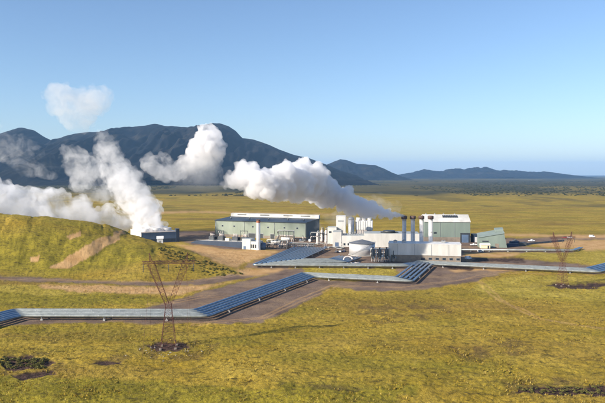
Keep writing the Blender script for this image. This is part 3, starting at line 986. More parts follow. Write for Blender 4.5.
# ------------------------------------------------------------------ separators in front of the white building
def separator(loc, label, h=9.0, r=1.25):
    t = thing('steam_separator', label, 'separator', loc, 0, 'dark steam separators before the white building')
    MB().lathe([(.2, 1.6), (r * .8, 2.0), (r, 2.7), (r, h - 1.4), (r * .8, h - .6), (.25, h - .2)], n=20).build('vessel', M['vessel'], t)
    for k in range(4):
        a = PI / 4 + k * PI / 2
        x, y = r * .95 * math.cos(a), r * .95 * math.sin(a)
        MB().box(x - .13, x + .13, y - .13, y + .13, -.3, 3.2).build('leg', M['whitepaint'], t)
    rp = MB().tube([(r + 1.0, -.6, -.2), (r + 1.0, -.6, h - 1.2), (r + .8, -.4, h - .3), (r * .4, -.1, h - .1), (0, 0, h - .35)], .38, 12).build('riser_pipe', M['whitepaint'], t)
    MB().lathe([(.6, 3.2), (.6, 3.6)], r + 1.0, -.6, 12).build('flange', M['steel'], rp)
    MB().tube([(0, -r, 3.4), (0, -r - 1.6, 3.4), (0, -r - 2.0, 2.9), (0, -r - 2.0, -.2)], .42, 12).build('inlet_pipe', M['pipe'], t)
    MB().lathe([(.45, h - .2), (.45, h + .6), (.75, h + .7), (.75, h + .8)], n=12).build('valve', M['darksteel'], t)
    return t


sp = None
slb = ['dark steam separator on white legs nearest the round tank', 'dark steam separator, second from the round tank', 'dark steam separator, third from the round tank',
       'dark steam separator nearest the white front building']
for k, (px, py) in enumerate(((373, 261.4), (379.8, 261.6), (386.6, 261.4), (393.4, 261.2))):
    if sp is None: sp = separator(L3(px, py), slb[0])
    else: dup(sp, L3(px, py), .25 * k - .3, slb[k], 1.0 - .05 * (k == 3))
dr = thing('silencer_drum', 'big dark drum lying in front of the white building\'s left end', 'drum', L3(400.0, 260.4))
MB().tube([(-2.6, 0, 2.2), (-2.4, 0, 2.2), (2.6, 0, 2.2), (2.9, 0, 2.2)], [1.2, 1.7, 1.7, 1.0], 20).build('shell', M['vessel'], dr)
for x in (-1.6, 1.6): MB().box(x - .25, x + .25, -1.2, 1.2, -.3, 1.1).build('saddle', M['concrete'], dr)
MB().tube([(2.8, 0, 2.2), (4.6, 0, 2.2), (5.2, 0, 1.8), (5.6, 0, -.2)], .5, 12).build('outlet_pipe', M['pipe'], dr)
# pipe loop by the tank
lp = thing('pipe_loop', 'pale curled expansion loop of pipe left of the separators, below the tank', 'pipe', L3(348.2, 263.0))
pts = []
for k in range(15):
    a = math.radians(270 - k * 19)
    pts.append((3.0 * math.cos(a), 1.5 * math.sin(a), 2.2 + 2.0 * math.sin(a)))
MB().tube([(8, -1.5, .3), (4, -1.5, .25)] + pts, .55, 12).build('bend', M['pinkwhite'], lp)
for x in (-1.8, 1.4): MB().box(x - .25, x + .25, -1.2, -.8, -.4, 1.0).build('leg', M['steel'], lp)

# ------------------------------------------------------------------ process area before the pale hall
drum = None
dl = ['white horizontal drum on saddles before the pale hall, left one of the pair', 'white horizontal drum on saddles before the pale hall, right one of the pair']
for k, (px, py) in enumerate(((276.0, 245.4), (285.6, 242.6))):
    if drum is None:
        drum = thing('pressure_drum', dl[0], 'drum', L3(px, py), -.3, 'white horizontal drums before the pale hall')
        MB().tube([(-4.2, 0, 3.2), (-3.8, 0, 3.2), (3.8, 0, 3.2), (4.2, 0, 3.2)], [.7, 1.4, 1.4, .7], 18).build('shell', M['whitepaint'], drum)
        for x in (-2.4, 2.4): MB().box(x - .3, x + .3, -1, 1, -.3, 2.1).build('saddle', M['concrete'], drum)
        MB().lathe([(.45, 4.4), (.45, 6.2), (.7, 6.3), (.7, 6.5)], 1.0, 0, 12).build('nozzle', M['steel'], drum)
    else:
        dup(drum, L3(px, py), -.36, dl[k])
bt = thing('water_tank', 'squat blue tank right of the lone chimney', 'tank', L3(263.0, 249.2))
MB().lathe([(2.3, -.3), (2.3, 4.6)], n=24).build('shell', M['bluegrey'], bt)
MB().lathe([(2.35, 4.6), (2.1, 5.0), (.3, 5.5)], n=24).build('roof', M['bluegrey'], bt)


def rack(loc, rz, label, w, d, h, nx=4):
    t = thing('pipe_rack', label, 'pipe rack', loc, rz, 'dark steel pipe racks')
    for k in range(nx + 1):
        for y in (0, d):
            x = w * k / nx
            MB().box(x - .15, x + .15, y - .15, y + .15, -.3, h).build('post', M['darksteel'], t)
    b = MB()
    for z in (h * .5, h):
        for y in (0, d): b.box(0, w, y - .1, y + .1, z - .3, z - .02)
        for k in range(nx + 1): b.box(w * k / nx - .1, w * k / nx + .1, .1, d - .1, z - .28, z - .04)
    b.build('beam', M['darksteel'], t)
    for j, y in enumerate(np.linspace(.6, d - .6, 4)):
        z = h * .5 if j % 2 else h
        MB().tube([(-1.2, y, z - 2.4), (-1.2, y, z), (-.8, y, z + .4), (w + .8, y, z + .4), (w + 1.2, y, z), (w + 1.2, y, -.2)], .35, 10).build('process_pipe', M['pinkwhite' if j % 3 else 'pipe'], t)
    return t


rack(L3(268.0, 248.6), -.25, 'dark pipe rack between the blue tank and the white drums', 14, 4, 6.5)
rack(L3(278.5, 240.8), -.36, 'dark pipe rack close against the pale hall\'s front wall', 13, 3.5, 9.0)
rack(L3(312.0, 241.5), -.1, 'dark pipe rack by the shaded end of the pale hall', 13, 5, 7.5)
rack(L3(290.0, 248.2), -.12, 'low pipe rack of pale pipes above the wide pipe bundle', 18, 4, 3.6, 5)
rack(L3(372.8, 257.6), 0, 'dark pipe rack behind the steam separators', 15, 3, 6.0, 4)
colm = None
cb = ['off-white column vessel with platform by the hall\'s shaded end, leftmost of four', 'off-white column vessel with platform, second from the hall\'s shaded end', 'off-white column vessel with platform, third from the hall\'s shaded end',
      'off-white column vessel next to the low white block']
for k, (px, py, s) in enumerate(((317.5, 243.6, 1.0), (321.8, 241.5, 1.12), (326.0, 242.5, 1.15), (330.2, 243.5, .95))):
    if colm is None:
        colm = thing('column_vessel', cb[0], 'vessel', L3(px, py), 0, 'four off-white column vessels')
        MB().lathe([(1.2, -.3), (1.2, 1.4), (1.0, 1.6), (1.0, 8.4), (.75, 9.2), (.2, 9.6)], n=18).build('shell', M['pinkwhite'], colm)
        MB().tube([(0, 0, 9.4), (0, 0, 10.6), (.6, 0, 11.0), (1.6, 0, 10.6), (1.7, 0, 2.0), (2.2, 0, 1.4)], .3, 10).build('overhead_pipe', M['steel'], colm)
        pf_ = MB().lathe([(1.05, 6.4), (1.9, 6.4), (1.9, 6.55), (1.05, 6.55)], n=18).build('platform', M['darksteel'], colm)
        b = MB()
        for q in range(12):
            a, a2 = 2 * PI * q / 12, 2 * PI * (q + 1) / 12
            p = Vector((1.85 * math.cos(a), 1.85 * math.sin(a), 7.6)); p2 = Vector((1.85 * math.cos(a2), 1.85 * math.sin(a2), 7.6))
            b.bar(p, p2, .06).bar(p, p - Vector((0, 0, 1.1)), .06)
        b.build('railing', M['darksteel'], pf_)
    else:
        dup(colm, L3(px, py), .5 * k, cb[k], s)
# zigzag pale feed pipes on the yard between hall and white building
zz = None
for k, (px, py, rz) in enumerate(((300, 245.5, -.05), (311, 246.2, -.02), (322, 245.4, .03), (335, 249.4, .0))):
    lab = ['pale zigzag expansion pipe nearest the hall\'s front corner', 'pale zigzag expansion pipe, second from the hall\'s front corner', 'pale zigzag expansion pipe below the column vessels',
           'pale zigzag expansion pipe in front of the white stepped building'][k]
    if zz is None:
        zz = thing('zigzag_pipe', lab, 'pipe', L3(px, py), rz, 'pale zigzag expansion pipes')
        P_ = [(-6, 0), (-4, 0), (-3, 2.4), (-1, 2.4), (0, 0), (2, 0), (3, 2.4), (5, 2.4), (6, 0)]
        MB().tube([(p.x, p.y, 1.8) for p in smooth_path(P_, .7)], .34, 10).build('run', M['pinkwhite'], zz)
        MB().tube([(p.x, p.y - 1.2, 1.8) for p in smooth_path(P_, .7)], .34, 10).build('run', M['pipe'], zz)
        for x, y in ((-5, -.6), (-2, 1.8), (1, -.6), (4, 1.8)):
            MB().box(x - .1, x + .1, y - 1, y + 1, -.3, 1.4).build('trestle', M['steel'], zz)
    else:
        dup(zz, L3(px, py), rz, lab)

# small pump skids between the hall and the wide pipe bundle
pk = None
pos = ((269.5, 243.6, 'just right of the lone chimney'), (281, 247.6, 'below the left white drum'), (292.5, 243.8, 'right of the right white drum'), (301.5, 241.2, 'by the corner of the pale hall'),
       (307, 248.6, 'at the upper end of the wide pipe bundle'), (326, 248.4, 'below the column vessels'), (340, 248.6, 'beside the parked row of cars'), (384, 257.4, 'behind the steam separators'))
for k, (px, py, w_) in enumerate(pos):
    lab = 'small pump skid with elbow pipes ' + w_
    if pk is None:
        pk = thing('pump_skid', lab, 'pump', L3(px, py), -.3, 'small pump skids in the yard')
        MB().box(-2.4, 2.4, -1.1, 1.1, -.3, .35).build('skid', M['concrete'], pk)
        MB().tube([(-1.9, 0, 1.1), (-1.7, 0, 1.1), (-.2, 0, 1.1), (0, 0, 1.1)], [.35, .6, .6, .35], 14).build('motor', M['bluegrey'], pk)
        MB().lathe([(.5, .35), (.75, .7), (.75, 1.6), (.4, 1.9)], 1.0, 0, 16).build('pump_casing', M['vessel'], pk)
        MB().tube([(1.0, 0, 1.8), (1.0, 0, 3.6), (1.0, .3, 4.1), (1.0, 1.6, 4.2), (1.0, 2.2, 3.8), (1.0, 2.3, -.2)], .26, 10).build('riser_pipe', M['pinkwhite'], pk)
        MB().tube([(1.7, 0, 1.1), (3.0, 0, 1.1), (3.5, 0, .7), (3.6, 0, -.2)], .3, 10).build('inlet_pipe', M['pipe'], pk)
        MB().lathe([(.12, 4.2), (.12, 4.9), (.5, 4.95), (.5, 5.05), (.1, 5.1)], 1.0, .9, 12).build('valve_wheel', M['darksteel'], pk)
    else:
        dup(pk, L3(px, py), -.3 + .5 * (k % 3), lab)

# ------------------------------------------------------------------ cooling tower behind the hill
cY = 566.0
cxx = X_at(141.4, cY - 14)
ct = thing('cooling_tower', 'boxy cooling tower behind the green hill, sunlit side painted white and shaded side painted dark blue, steaming', 'cooling tower', (cxx, cY - 14, 0), math.radians(28))
MB().box(0, 31, 0, 40, -.5, 9.0).build('wall', M['bluegrey'], ct)  # dark blue puts the shade of the front face into the colour
MB().box(-.14, .0, -.05, 40, -.5, 9.1).build('sunlit_side_panel', M['whitepaint'], ct)  # sunlight on the left face painted as a white panel
MB().box(-.3, 31.2, -.2, 40.2, 9.0, 9.6).build('roof', M['pinkwhite'], ct)
for i in range(3):
    for j in range(3):
        MB().lathe([(3.6, 9.6), (3.2, 10.6), (3.5, 12.4), (3.3, 12.4), (3.0, 10.8)], 5.5 + i * 9.8, 7.5 + j * 12, 22).build('fan_stack', M['whitepaint'], ct)
b = MB()
for k in range(7): b.box(.6, 30.4, -.12, 0, .6 + k * .42, .75 + k * .42)
b.build('louvre', M['louvre'], ct)
MB().box(30.5, 33.4, -.8, 3.5, -.5, 11.6).build('stair_tower', M['bluewall'], ct)
wh = thing('valve_house', 'tiny white valve hut in front of the cooling tower\'s dark side', 'hut', (X_at(160.0, 484), 484, float(hill_h(np.array([X_at(160.0, 484)]), np.array([484.]))[0]) - .3), .2)
wh.scale = (1.25, 1.25, 1.25)
MB().box(-1.8, 1.8, -1.5, 1.5, 0, 3.4).build('wall', M['whitepaint'], wh)
MB().prism_x([(-1.8, 3.4), (1.8, 3.4), (0, 5.0)], -2.1, 2.1).build('roof', M['whitepaint'], wh)
MB().box(-.5, .5, -1.56, -1.5, .1, 2.2).build('door', M['steel'], wh)


# ------------------------------------------------------------------ vehicles
def car(paint, label, loc, rz, kind='car'):
    if kind == 'car': prof = [(-2.2, .35), (2.2, .35), (2.25, .8), (2.1, 1.0), (-2.15, 1.05), (-2.25, .8)]; cab = [(-1.9, 1.0), (1.0, 1.0), (.3, 1.6), (-1.5, 1.62)]; hw = .88; h = 1.6
    elif kind == 'van': prof = [(-2.5, .4), (2.5, .4), (2.55, 1.0), (2.2, 1.25), (-2.55, 1.25)]; cab = [(-2.5, 1.2), (1.9, 1.2), (1.2, 2.3), (-2.4, 2.35)]; hw = 1.0; h = 2.3
    else: prof = [(-2.7, .5), (2.7, .5), (2.75, 1.05), (2.6, 1.25), (-2.75, 1.25)]; cab = [(-.5, 1.2), (1.6, 1.2), (.9, 1.95), (-.4, 1.98)]; hw = .98; h = 1.95
    t = thing('parked_' + ('van' if kind == 'van' else 'pickup' if kind == 'pickup' else 'car'), label, kind, loc, rz)
    body = MB().prism_y(prof, -hw, hw).build('body', paint, t)
    cb_ = MB()
    w0, w1 = hw - .04, hw - .22
    n = len(cab)
    v = [(cab[0][0], -w0, cab[0][1]), (cab[1][0], -w0, cab[1][1]), (cab[2][0], -w1, cab[2][1]), (cab[3][0], -w1, cab[3][1])]
    v += [(p[0], -p[1], p[2]) for p in v]
    cb_.quadset(v, [(0, 1, 2, 3), (7, 6, 5, 4), (1, 5, 6, 2), (4, 0, 3, 7), (3, 2, 6, 7)])
    cb_.build('cabin', M['glass'] if kind == 'car' else paint, t)
    MB().box(cab[3][0] + .02, cab[2][0] - .02, -w1 - .02, w1 + .02, h - .02, h + .07).build('roof', paint, t)
    if kind != 'car':
        MB().quadset([(cab[1][0] + .03, -w0 + .1, cab[1][1] + .1), (cab[1][0] + .03, w0 - .1, cab[1][1] + .1), (cab[2][0] + .05, w1 - .05, h - .1), (cab[2][0] + .05, -w1 + .05, h - .1)], [(0, 1, 2, 3)]).build('windscreen', M['glass'], t)
        MB().box(cab[2][0] - 1.0, cab[2][0] - .05, -hw - .01, hw + .01, h - .75, h - .15).build('side_window', M['glass'], t)
    xe = prof[1][0]
    for x in (-xe * .62, xe * .64):
        for s in (-1, 1):
            w = MB().tube([(x, s * (hw - .2), .34), (x, s * (hw + .03), .34)], .36, 14).build('wheel', M['black'], t)
            MB().tube([(x, s * (hw - .1), .34), (x, s * (hw + .05), .34)], .2, 10).build('rim', M['steel'], w)
    for s in (-1, 1):
        MB().box(xe - .02, xe + .07, s * hw * .72 - .16, s * hw * .72 + .16, .68, .86).build('headlight', M['whitepaint'], t)
        MB().box(-xe - .07, -xe + .02, s * hw * .72 - .14, s * hw * .72 + .14, .72, .92).build('tail_light', M['carred'], t)
    return t


car(M['carwhite'], 'white van parked right of the white front building', L3(468.3, 259.4), .5, 'van')
car(M['carwhite'], 'white pickup parked beneath the dark annex door', L3(473.6, 245.6), .1, 'pickup')
car(M['carwhite'], 'small white car beside the pair of thin pipes', L3(480.6, 251.8), .2)
car(M['cargrey'], 'grey car at the left end of the row by the stepped building', L3(336.5, 252.6), 1.2)
car(M['carwhite'], 'white car in the row by the stepped building', L3(340.5, 252.2), 1.2)
car(M['carblue'], 'dark blue car at the right end of the row by the stepped building', L3(344.4, 251.8), 1.2)
car(M['carwhite'], 'white van parked against the pale hall\'s shaded end', L3(310.2, 241.6), 1.3, 'van')
car(M['carblue'], 'dark blue car parked furthest from the wedge-shaped building', L3(524.5, 243.8), .2)
car(M['cargrey'], 'grey pickup parked behind the blue container', L3(515.0, 241.8), .3, 'pickup')
car(M['carwhite'], 'white pickup out on the right-hand yard road', L3(531.5, 241.6), .1, 'pickup')
car(M['carred'], 'small red car out on the far right yard near the lattice pylon', L3(564.5, 238.2), 2.9)
car(M['carwhite'], 'white van far right on the yard road near the frame edge', L3(592.0, 237.4), .1, 'van')
car(M['carwhite'], 'white car next to the small red car on the far yard', L3(569.5, 238.0), 2.9)


def container(label, loc, rz, m_, l=6.1):
    t = thing('shipping_container', label, 'container', loc, rz, 'shipping containers in the right yard')
    b = MB()
    n = int(l / .3)
    for k in range(n):
        x = k * l / n
        b.box(x, x + l / n, .06 * (k % 2), 2.44 - .06 * (k % 2), .12, 2.5)
    b.build('body', m_, t)
    MB().box(-.05, l + .05, 0, 2.44, -.2, .12).box(-.05, l + .05, -.02, 2.46, 2.5, 2.6).build('frame', M['darksteel'], t)
    MB().box(l + .01, l + .07, .1, 2.34, .2, 2.45).build('door', m_, t)
    return t


container('dark blue shipping container right beside the wedge-shaped building', L3(508.4, 246.6), .1, M['container'], 9.0)
container('dark blue shipping container behind the front one in the right yard', L3(510.5, 244.4), .12, M['container'], 8.0)
container('dark grey shipping container at the end of the right yard road', L3(519.5, 245.6), .06, M['vessel'], 6.1)

# long low loading ramp walls in the right yard
kr = thing('barrier', 'long dark low barrier wall along the right yard road', 'barrier', L3(522, 245.2), rzof(G(522, 245.2), G(566, 241.2)))
ln_ = (Vector(G(566, 241.2)) - Vector(G(522, 245.2))).length
b = MB()
n_ = int(ln_ / 3)
for k in range(n_): b.prism_x([(-.35, -.2), (.35, -.2), (.15, 1.6), (-.15, 1.6)], k * 3 + .04, k * 3 + 2.94)
b.build('wall', M['vessel'], kr)


# ------------------------------------------------------------------ lattice pylons
def lattice(b, p, q, wa, wb, n, leg=.11, br=.055):
    """square lattice mast from p to q"""
    p, q = Vector(p), Vector(q)
    d = (q - p).normalized()
    a = d.cross(Vector((0, 1, 0))).normalized()
    c = Vector((0, 1, 0))
    def ring(t):
        o = p + (q - p) * t
        w = wa + (wb - wa) * t
        return [o + a * sx * w / 2 + c * sy * w / 2 for sx, sy in ((-1, -1), (1, -1), (1, 1), (-1, 1))]
    rs = [ring(k / n) for k in range(n + 1)]
    for k in range(n):
        for j in range(4):
            b.bar(rs[k][j], rs[k + 1][j], leg)
            b.bar(rs[k][j], rs[k + 1][(j + 1) % 4], br)
            b.bar(rs[k][(j + 1) % 4], rs[k + 1][j], br)
            b.bar(rs[k + 1][j], rs[k + 1][(j + 1) % 4], br)


def pylon(loc, rz, label, scale=1.0):
    t = thing('lattice_pylon', label, 'pylon', loc, rz, 'rust-red lattice pylons')
    t.scale = (scale,) * 3
    b = MB(); lattice(b, (0, 0, -.3), (0, 0, 15.0), 5.2, 1.8, 9); b.build('trunk', M['rustred'], t)
    for s in (-1, 1):
        b = MB(); lattice(b, (s * .5, 0, 14.8), (s * 6.0, 0, 29.0), 1.3, 2.3, 10, .10, .055); b.build('arm', M['rustred'], t)
    b = MB(); lattice(b, (-9.0, 0, 29.3), (9.0, 0, 29.3), .9, .9, 14, .075, .045)
    b.build('crossarm', M['rustred'], t)
    for s in (-1, 1):
        b = MB(); lattice(b, (s * 6, 0, 29.6), (s * 6.6, 0, 32.6), .9, .15, 3, .09, .05); b.build('peak', M['rustred'], t)
    for x in (-8.6, 0, 8.6):
        MB().lathe([(.05, 25.9), (.13, 26.1), (.07, 26.5), (.13, 26.9), (.07, 27.3), (.13, 27.8), (.04, 28.9)], x, 0, 8).build('insulator', M['vessel'], t)
    for sx in (-1, 1):
        for sy in (-1, 1):
            MB().bar((sx * 6, 0, 28.8), (sx * 7.5, sy * 11, -.3), .045).build('guy_wire', M['rustred'], t)
    for sx in (-1, 1):
        for sy in (-1, 1):
            MB().box(sx * 2.55 - .4, sx * 2.55 + .4, sy * 2.55 - .4, sy * 2.55 + .4, -.9, .15).build('footing', M['plinth'], t)
    return t


p1 = pylon(L3(168.5, 346.5, 0), .12, 'rust-red Y-shaped lattice pylon standing in the grass before the pipeline')
dup(p1, L3(562.5, 285.0, 0), .25, 'rust-red Y-shaped lattice pylon on the right beside the straight pipeline', .88)


# ------------------------------------------------------------------ shrubs and stones
def leaf_clump(name, seed, n=150, h=1.3, rad=1.2):
    r = random.Random(seed)
    b = MB()
    for k in range(n):
        a = r.random() * 2 * PI
        el = r.random() ** .7
        d = rad * (.35 + .65 * r.random() ** .5) * math.cos(el * 1.3)
        c = Vector((d * math.cos(a), d * math.sin(a), .1 + h * math.sin(el * 1.45) * (.5 + .5 * r.random())))
        u = Vector((r.uniform(-1, 1), r.uniform(-1, 1), r.uniform(-.4, 1))).normalized()
        w = u.cross(Vector((r.uniform(-1, 1), r.uniform(-1, 1), r.uniform(-1, 1)))).normalized()
        s = .16 + .2 * r.random()
        b.quadset([c - u * s, c + w * s * .7, c + u * s * 1.2, c - w * s * .7], [(0, 1, 2, 3)])
    return b


clumps = [leaf_clump('c', 50 + k) for k in range(4)]
cmesh = []
for k, c in enumerate(clumps):
    me = bpy.data.meshes.new('shrub'); me.from_pydata(c.v, [], c.f); me.materials.append(M['shrub']); cmesh.append(me)


def zg(x, y):
    return float(ground_h(np.array([x]), np.array([y]))[0])


def find_on_hill(px, py):
    """first point along the sight line that meets the terrain"""
    for y in np.arange(300, 620, 1.0):
        x = X_at(px, y)
        if Z_at(py, y) <= zg(x, y): return x, y
    return G(px, py)


r_ = random.Random(4)
cnt = 0
for k in range(230):
    u = r_.random()
    px = 158 + u * 84
    top = np.interp(px, [158, 180, 200, 222, 242], [244, 250.5, 258, 265.5, 272])
    py = top + 1 + abs(r_.gauss(0, 1)) * (4 + 5 * (1 - abs(u - .5)))
    if py > 276: continue
    x, y = find_on_hill(px, py)
    o = bpy.data.objects.new('shrub', cmesh[k % 4]); COL.objects.link(o)
    s = r_.uniform(.3, .8)
    o.location = (x, y, zg(x, y) - .25); o.rotation_euler = (0, 0, r_.random() * 6); o.scale = (s * 1.2, s * 1.2, s)
    tag(o, 'low dark bush on the right-hand slope of the green hill', 'bush', 'dark bushes on the hill slope')
for k in range(46):
    px = r_.uniform(0, 48); py = 356 + r_.random() * 10 + (px / 50) * 1.5
    x, y = G(px, py)
    o = bpy.data.objects.new('shrub', cmesh[k % 4]); COL.objects.link(o)
    s = r_.uniform(.3, .62)
    o.location = (x, y, zg(x, y) - .15); o.rotation_euler = (0, 0, r_.random() * 6); o.scale = (s * 1.5, s * 1.5, s * .8)
    tag(o, 'low dark heather bush in the hollow at the lower left of the meadow', 'bush', 'heather bushes in the lower left hollow')

for k in range(60):
    px = r_.uniform(518, 604); py = 386.0 + r_.random() * 8.5
    x, y = G(px, py)
    o = bpy.data.objects.new('shrub', cmesh[k % 4]); COL.objects.link(o)
    s = r_.uniform(.18, .42)
    o.location = (x, y, zg(x, y) - .15); o.rotation_euler = (0, 0, r_.random() * 6); o.scale = (s * 1.5, s * 1.5, s * .8)
    tag(o, 'small heather bush in the dark bare gully at the lower right', 'bush', 'heather bushes in the lower right gully')


def rock(seed):
    r = random.Random(seed)
    b = MB()
    n, v, fs = 7, [], []
    lv = [(-.4, .75), (0, 1.0), (.4, .72), (.62, .3)]
    for z, rr in lv:
        for k in range(n):
            a = 2 * PI * k / n + r.uniform(-.2, .2)
            q = rr * r.uniform(.7, 1.1)
            v.append((q * math.cos(a), q * math.sin(a) * .8, z * r.uniform(.8, 1.15)))
    for j in range(3):
        for k in range(n):
            fs.append((j * n + k, j * n + (k + 1) % n, (j + 1) * n + (k + 1) % n, (j + 1) * n + k))
    fs.append(tuple(3 * n + k for k in range(n)))
    b.quadset(v, fs)
    me = bpy.data.meshes.new('rock'); me.from_pydata(b.v, [], b.f); me.materials.append(M['stone'])
    return me


rocks = [rock(80 + k) for k in range(5)]
for k in range(34):
    px = r_.gauss(172, 19); py = 350 + abs(r_.gauss(0, 1)) * 5
    if r_.random() < .3: px, py = r_.uniform(136, 160), r_.uniform(345, 352)
    x, y = G(px, py)
    o = bpy.data.objects.new('rock', rocks[k % 5]); COL.objects.link(o)
    s = r_.uniform(.1, .3)
    o.location = (x, y, zg(x, y) + .1); o.rotation_euler = (0, 0, r_.random() * 6); o.scale = (s * 1.2, s, s * .8)
    tag(o, 'small pale stone scattered in the grass around the left pylon', 'stone', 'pale stones around the left pylon')

# grass tussocks of the foreground: nobody could count them
tm = bpy.data.materials.new('tussock_grass'); tm.use_nodes = True
N, L = tm.node_tree.nodes, tm.node_tree.links
bs = N['Principled BSDF']; bs.inputs['Roughness'].default_value = .95; bs.inputs['Specular IOR Level'].default_value = .05
at = N.new('ShaderNodeAttribute'); at.attribute_name = 'tint'
L.new(at.outputs['Color'], bs.inputs['Base Color'])
NT = 26000
ty_ = 160 * (2.3 ** RNG.random(NT))
tx_ = (RNG.random(NT) * 1.1 - .55) * ty_
ppx, ppy = proj(tx_, ty_, 0 * tx_)
ok = np.ones(NT, bool)
for p in GRAVEL + DARK: ok &= ~pip(ppx, ppy, p)
dens = fbm(tx_ / 12, ty_ / 12, 4, 91)
ok &= (dens > .53) & (hill_h(tx_, ty_) < .5)
tx_, ty_, dens = tx_[ok], ty_[ok], dens[ok]
NT = len(tx_)
hz = ground_h(tx_, ty_)
NB = 7
ang = RNG.random((NT, NB)) * 2 * PI
hgt = (.10 + .22 * RNG.random((NT, NB))) * (.6 + 1.1 * RNG.random((NT, 1)))
spread = .28 + .3 * RNG.random((NT, NB))
w = .05 + .06 * RNG.random((NT, NB))
ca, sa = np.cos(ang), np.sin(ang)
bx_, by_ = tx_[:, None] + ca * .14, ty_[:, None] + sa * .14
A = np.stack([bx_ - sa * w, by_ + ca * w, hz[:, None] + 0 * w - .35], -1)
B_ = np.stack([bx_ + sa * w, by_ - ca * w, hz[:, None] + 0 * w - .35], -1)
C_ = np.stack([tx_[:, None] + ca * spread, ty_[:, None] + sa * spread, hz[:, None] + hgt], -1)
V = np.stack([A, B_, C_], 2).reshape(-1, 3)
nt_ = NT * NB
me = bpy.data.meshes.new('tussock_grass')
me.vertices.add(len(V)); me.vertices.foreach_set('co', V.astype(np.float32).ravel())
me.loops.add(nt_ * 3); me.loops.foreach_set('vertex_index', np.arange(nt_ * 3, dtype=np.int32))
me.polygons.add(nt_); me.polygons.foreach_set('loop_start', (np.arange(nt_) * 3).astype(np.int32))
me.update(calc_edges=True)
pal = np.array([(.30, .21, .03), (.40, .30, .08), (.17, .14, .025), (.11, .07, .025), (.24, .175, .026)])
tc_ = pal[RNG.choice(5, NT, p=[.35, .2, .2, .1, .15])] * (.8 + .4 * RNG.random((NT, 1)))
tc_ = np.concatenate([tc_, np.ones((NT, 1))], 1)
tcv = np.repeat(tc_, NB * 3, 0)
ac = me.attributes.new('tint', 'FLOAT_COLOR', 'POINT'); ac.data.foreach_set('color', tcv.astype(np.float32).ravel())
me.materials.append(tm)
o = bpy.data.objects.new('tussock_grass', me); COL.objects.link(o)
tag(o, 'dry yellow and green tussock grass covering the foreground meadow', 'grass', kind='stuff')

# scrub on the far lava plain
sm_ = mat('far_scrub_leaves', (.034, .036, .018), .95, 0, .4, .02, spec=.05)
b = MB()
NS = 6000
for k in range(NS):
    y = 1750 * (3.2 ** RNG.random())
    x = (RNG.random() * 1.2 - .6) * y
    if float(fbm(np.array([x / 300]), np.array([y / 700]), 3, 31)[0]) < .47: continue
    s = (1.2 + 3.2 * RNG.random()) * (y / 2500) ** .5
    h = 1.2 + 2.0 * RNG.random()
    vs, n = [], 6
    for j, (rr, zz_) in enumerate(((1.0, -.5), (.9, .5), (.5, .9), (.1, 1.0))):
        for q in range(n):
            a = 2 * PI * q / n + j
            f_ = RNG.uniform(.7, 1.25)
            vs.append((x + s * 1.8 * rr * f_ * math.cos(a), y + s * rr * f_ * math.sin(a), max(-.5, h * zz_ * RNG.uniform(.8, 1.2))))
    fs = [(j * n + q, j * n + (q + 1) % n, (j + 1) * n + (q + 1) % n, (j + 1) * n + q) for j in range(3) for q in range(n)]
    b.quadset(vs, fs)
tag(b.build('scrub', sm_), 'dark scrub scattered over the far lava plain', 'scrub', kind='stuff')


# ------------------------------------------------------------------ steam
_ico = []


def unit_sphere():
    if not _ico:
        import bmesh
        bm = bmesh.new(); bmesh.ops.create_icosphere(bm, subdivisions=2, radius=1.0)
        bm.verts.ensure_lookup_table()
        _ico.append(np.array([v.co[:] for v in bm.verts])); _ico.append(np.array([[v.index for v in f.verts] for f in bm.faces])); bm.free()
    return _ico


def vapour(name, dens, zprof=None, height=1.0, axis=2, noise=0.0, nscale=.06, step=1.0, cut=.45):
    """water droplets: almost pure scattering; optional thinning along the plume and torn holes"""
    m = bpy.data.materials.new(name); m.use_nodes = True
    N, L = m.node_tree.nodes, m.node_tree.links
    N.clear()
    out = N.new('ShaderNodeOutputMaterial')
    pv = N.new('ShaderNodeVolumePrincipled')
    pv.inputs['Color'].default_value = (.972, .972, .980, 1)
    pv.inputs['Anisotropy'].default_value = .2
    pv.inputs['Density'].default_value = dens
    L.new(pv.outputs[0], out.inputs['Volume'])
    cur = None

    def mul(a, b):
        n = N.new('ShaderNodeMath'); n.operation = 'MULTIPLY'
        for k, v in enumerate((a, b)):
            if isinstance(v, (int, float)): n.inputs[k].default_value = v
            else: L.new(v, n.inputs[k])
        return n.outputs[0]
    if zprof or noise:
        tc = N.new('ShaderNodeTexCoord')
    if zprof:
        sp_ = N.new('ShaderNodeSeparateXYZ'); L.new(tc.outputs['Object'], sp_.inputs[0])
        t = mul(sp_.outputs[axis], 1 / height)
        fc = N.new('ShaderNodeFloatCurve'); c = fc.mapping.curves[0]
        while len(c.points) < len(zprof): c.points.new(.5, .5)
        for p, q in zip(c.points, zprof): p.location = q; p.handle_type = 'AUTO_CLAMPED'
        fc.mapping.update(); L.new(t, fc.inputs['Value'])
        cur = mul(fc.outputs[0], dens)
    if noise:
        n = N.new('ShaderNodeTexNoise'); n.inputs['Scale'].default_value = nscale; n.inputs['Detail'].default_value = 5; n.inputs['Roughness'].default_value = .66
        n.inputs['Distortion'].default_value = .6
        L.new(tc.outputs['Object'], n.inputs['Vector'])
        mr = N.new('ShaderNodeMapRange'); mr.interpolation_type = 'SMOOTHSTEP'
        mr.inputs['From Min'].default_value = cut - .5 * noise * .5; mr.inputs['From Max'].default_value = cut + .5 * noise * .5
        L.new(n.outputs['Fac'], mr.inputs['Value'])
        cur = mul(mr.outputs[0], cur if cur is not None else dens)
    if cur is not None: L.new(cur, pv.inputs['Density'])
    m.cycles.volume_step_rate = step
    return m


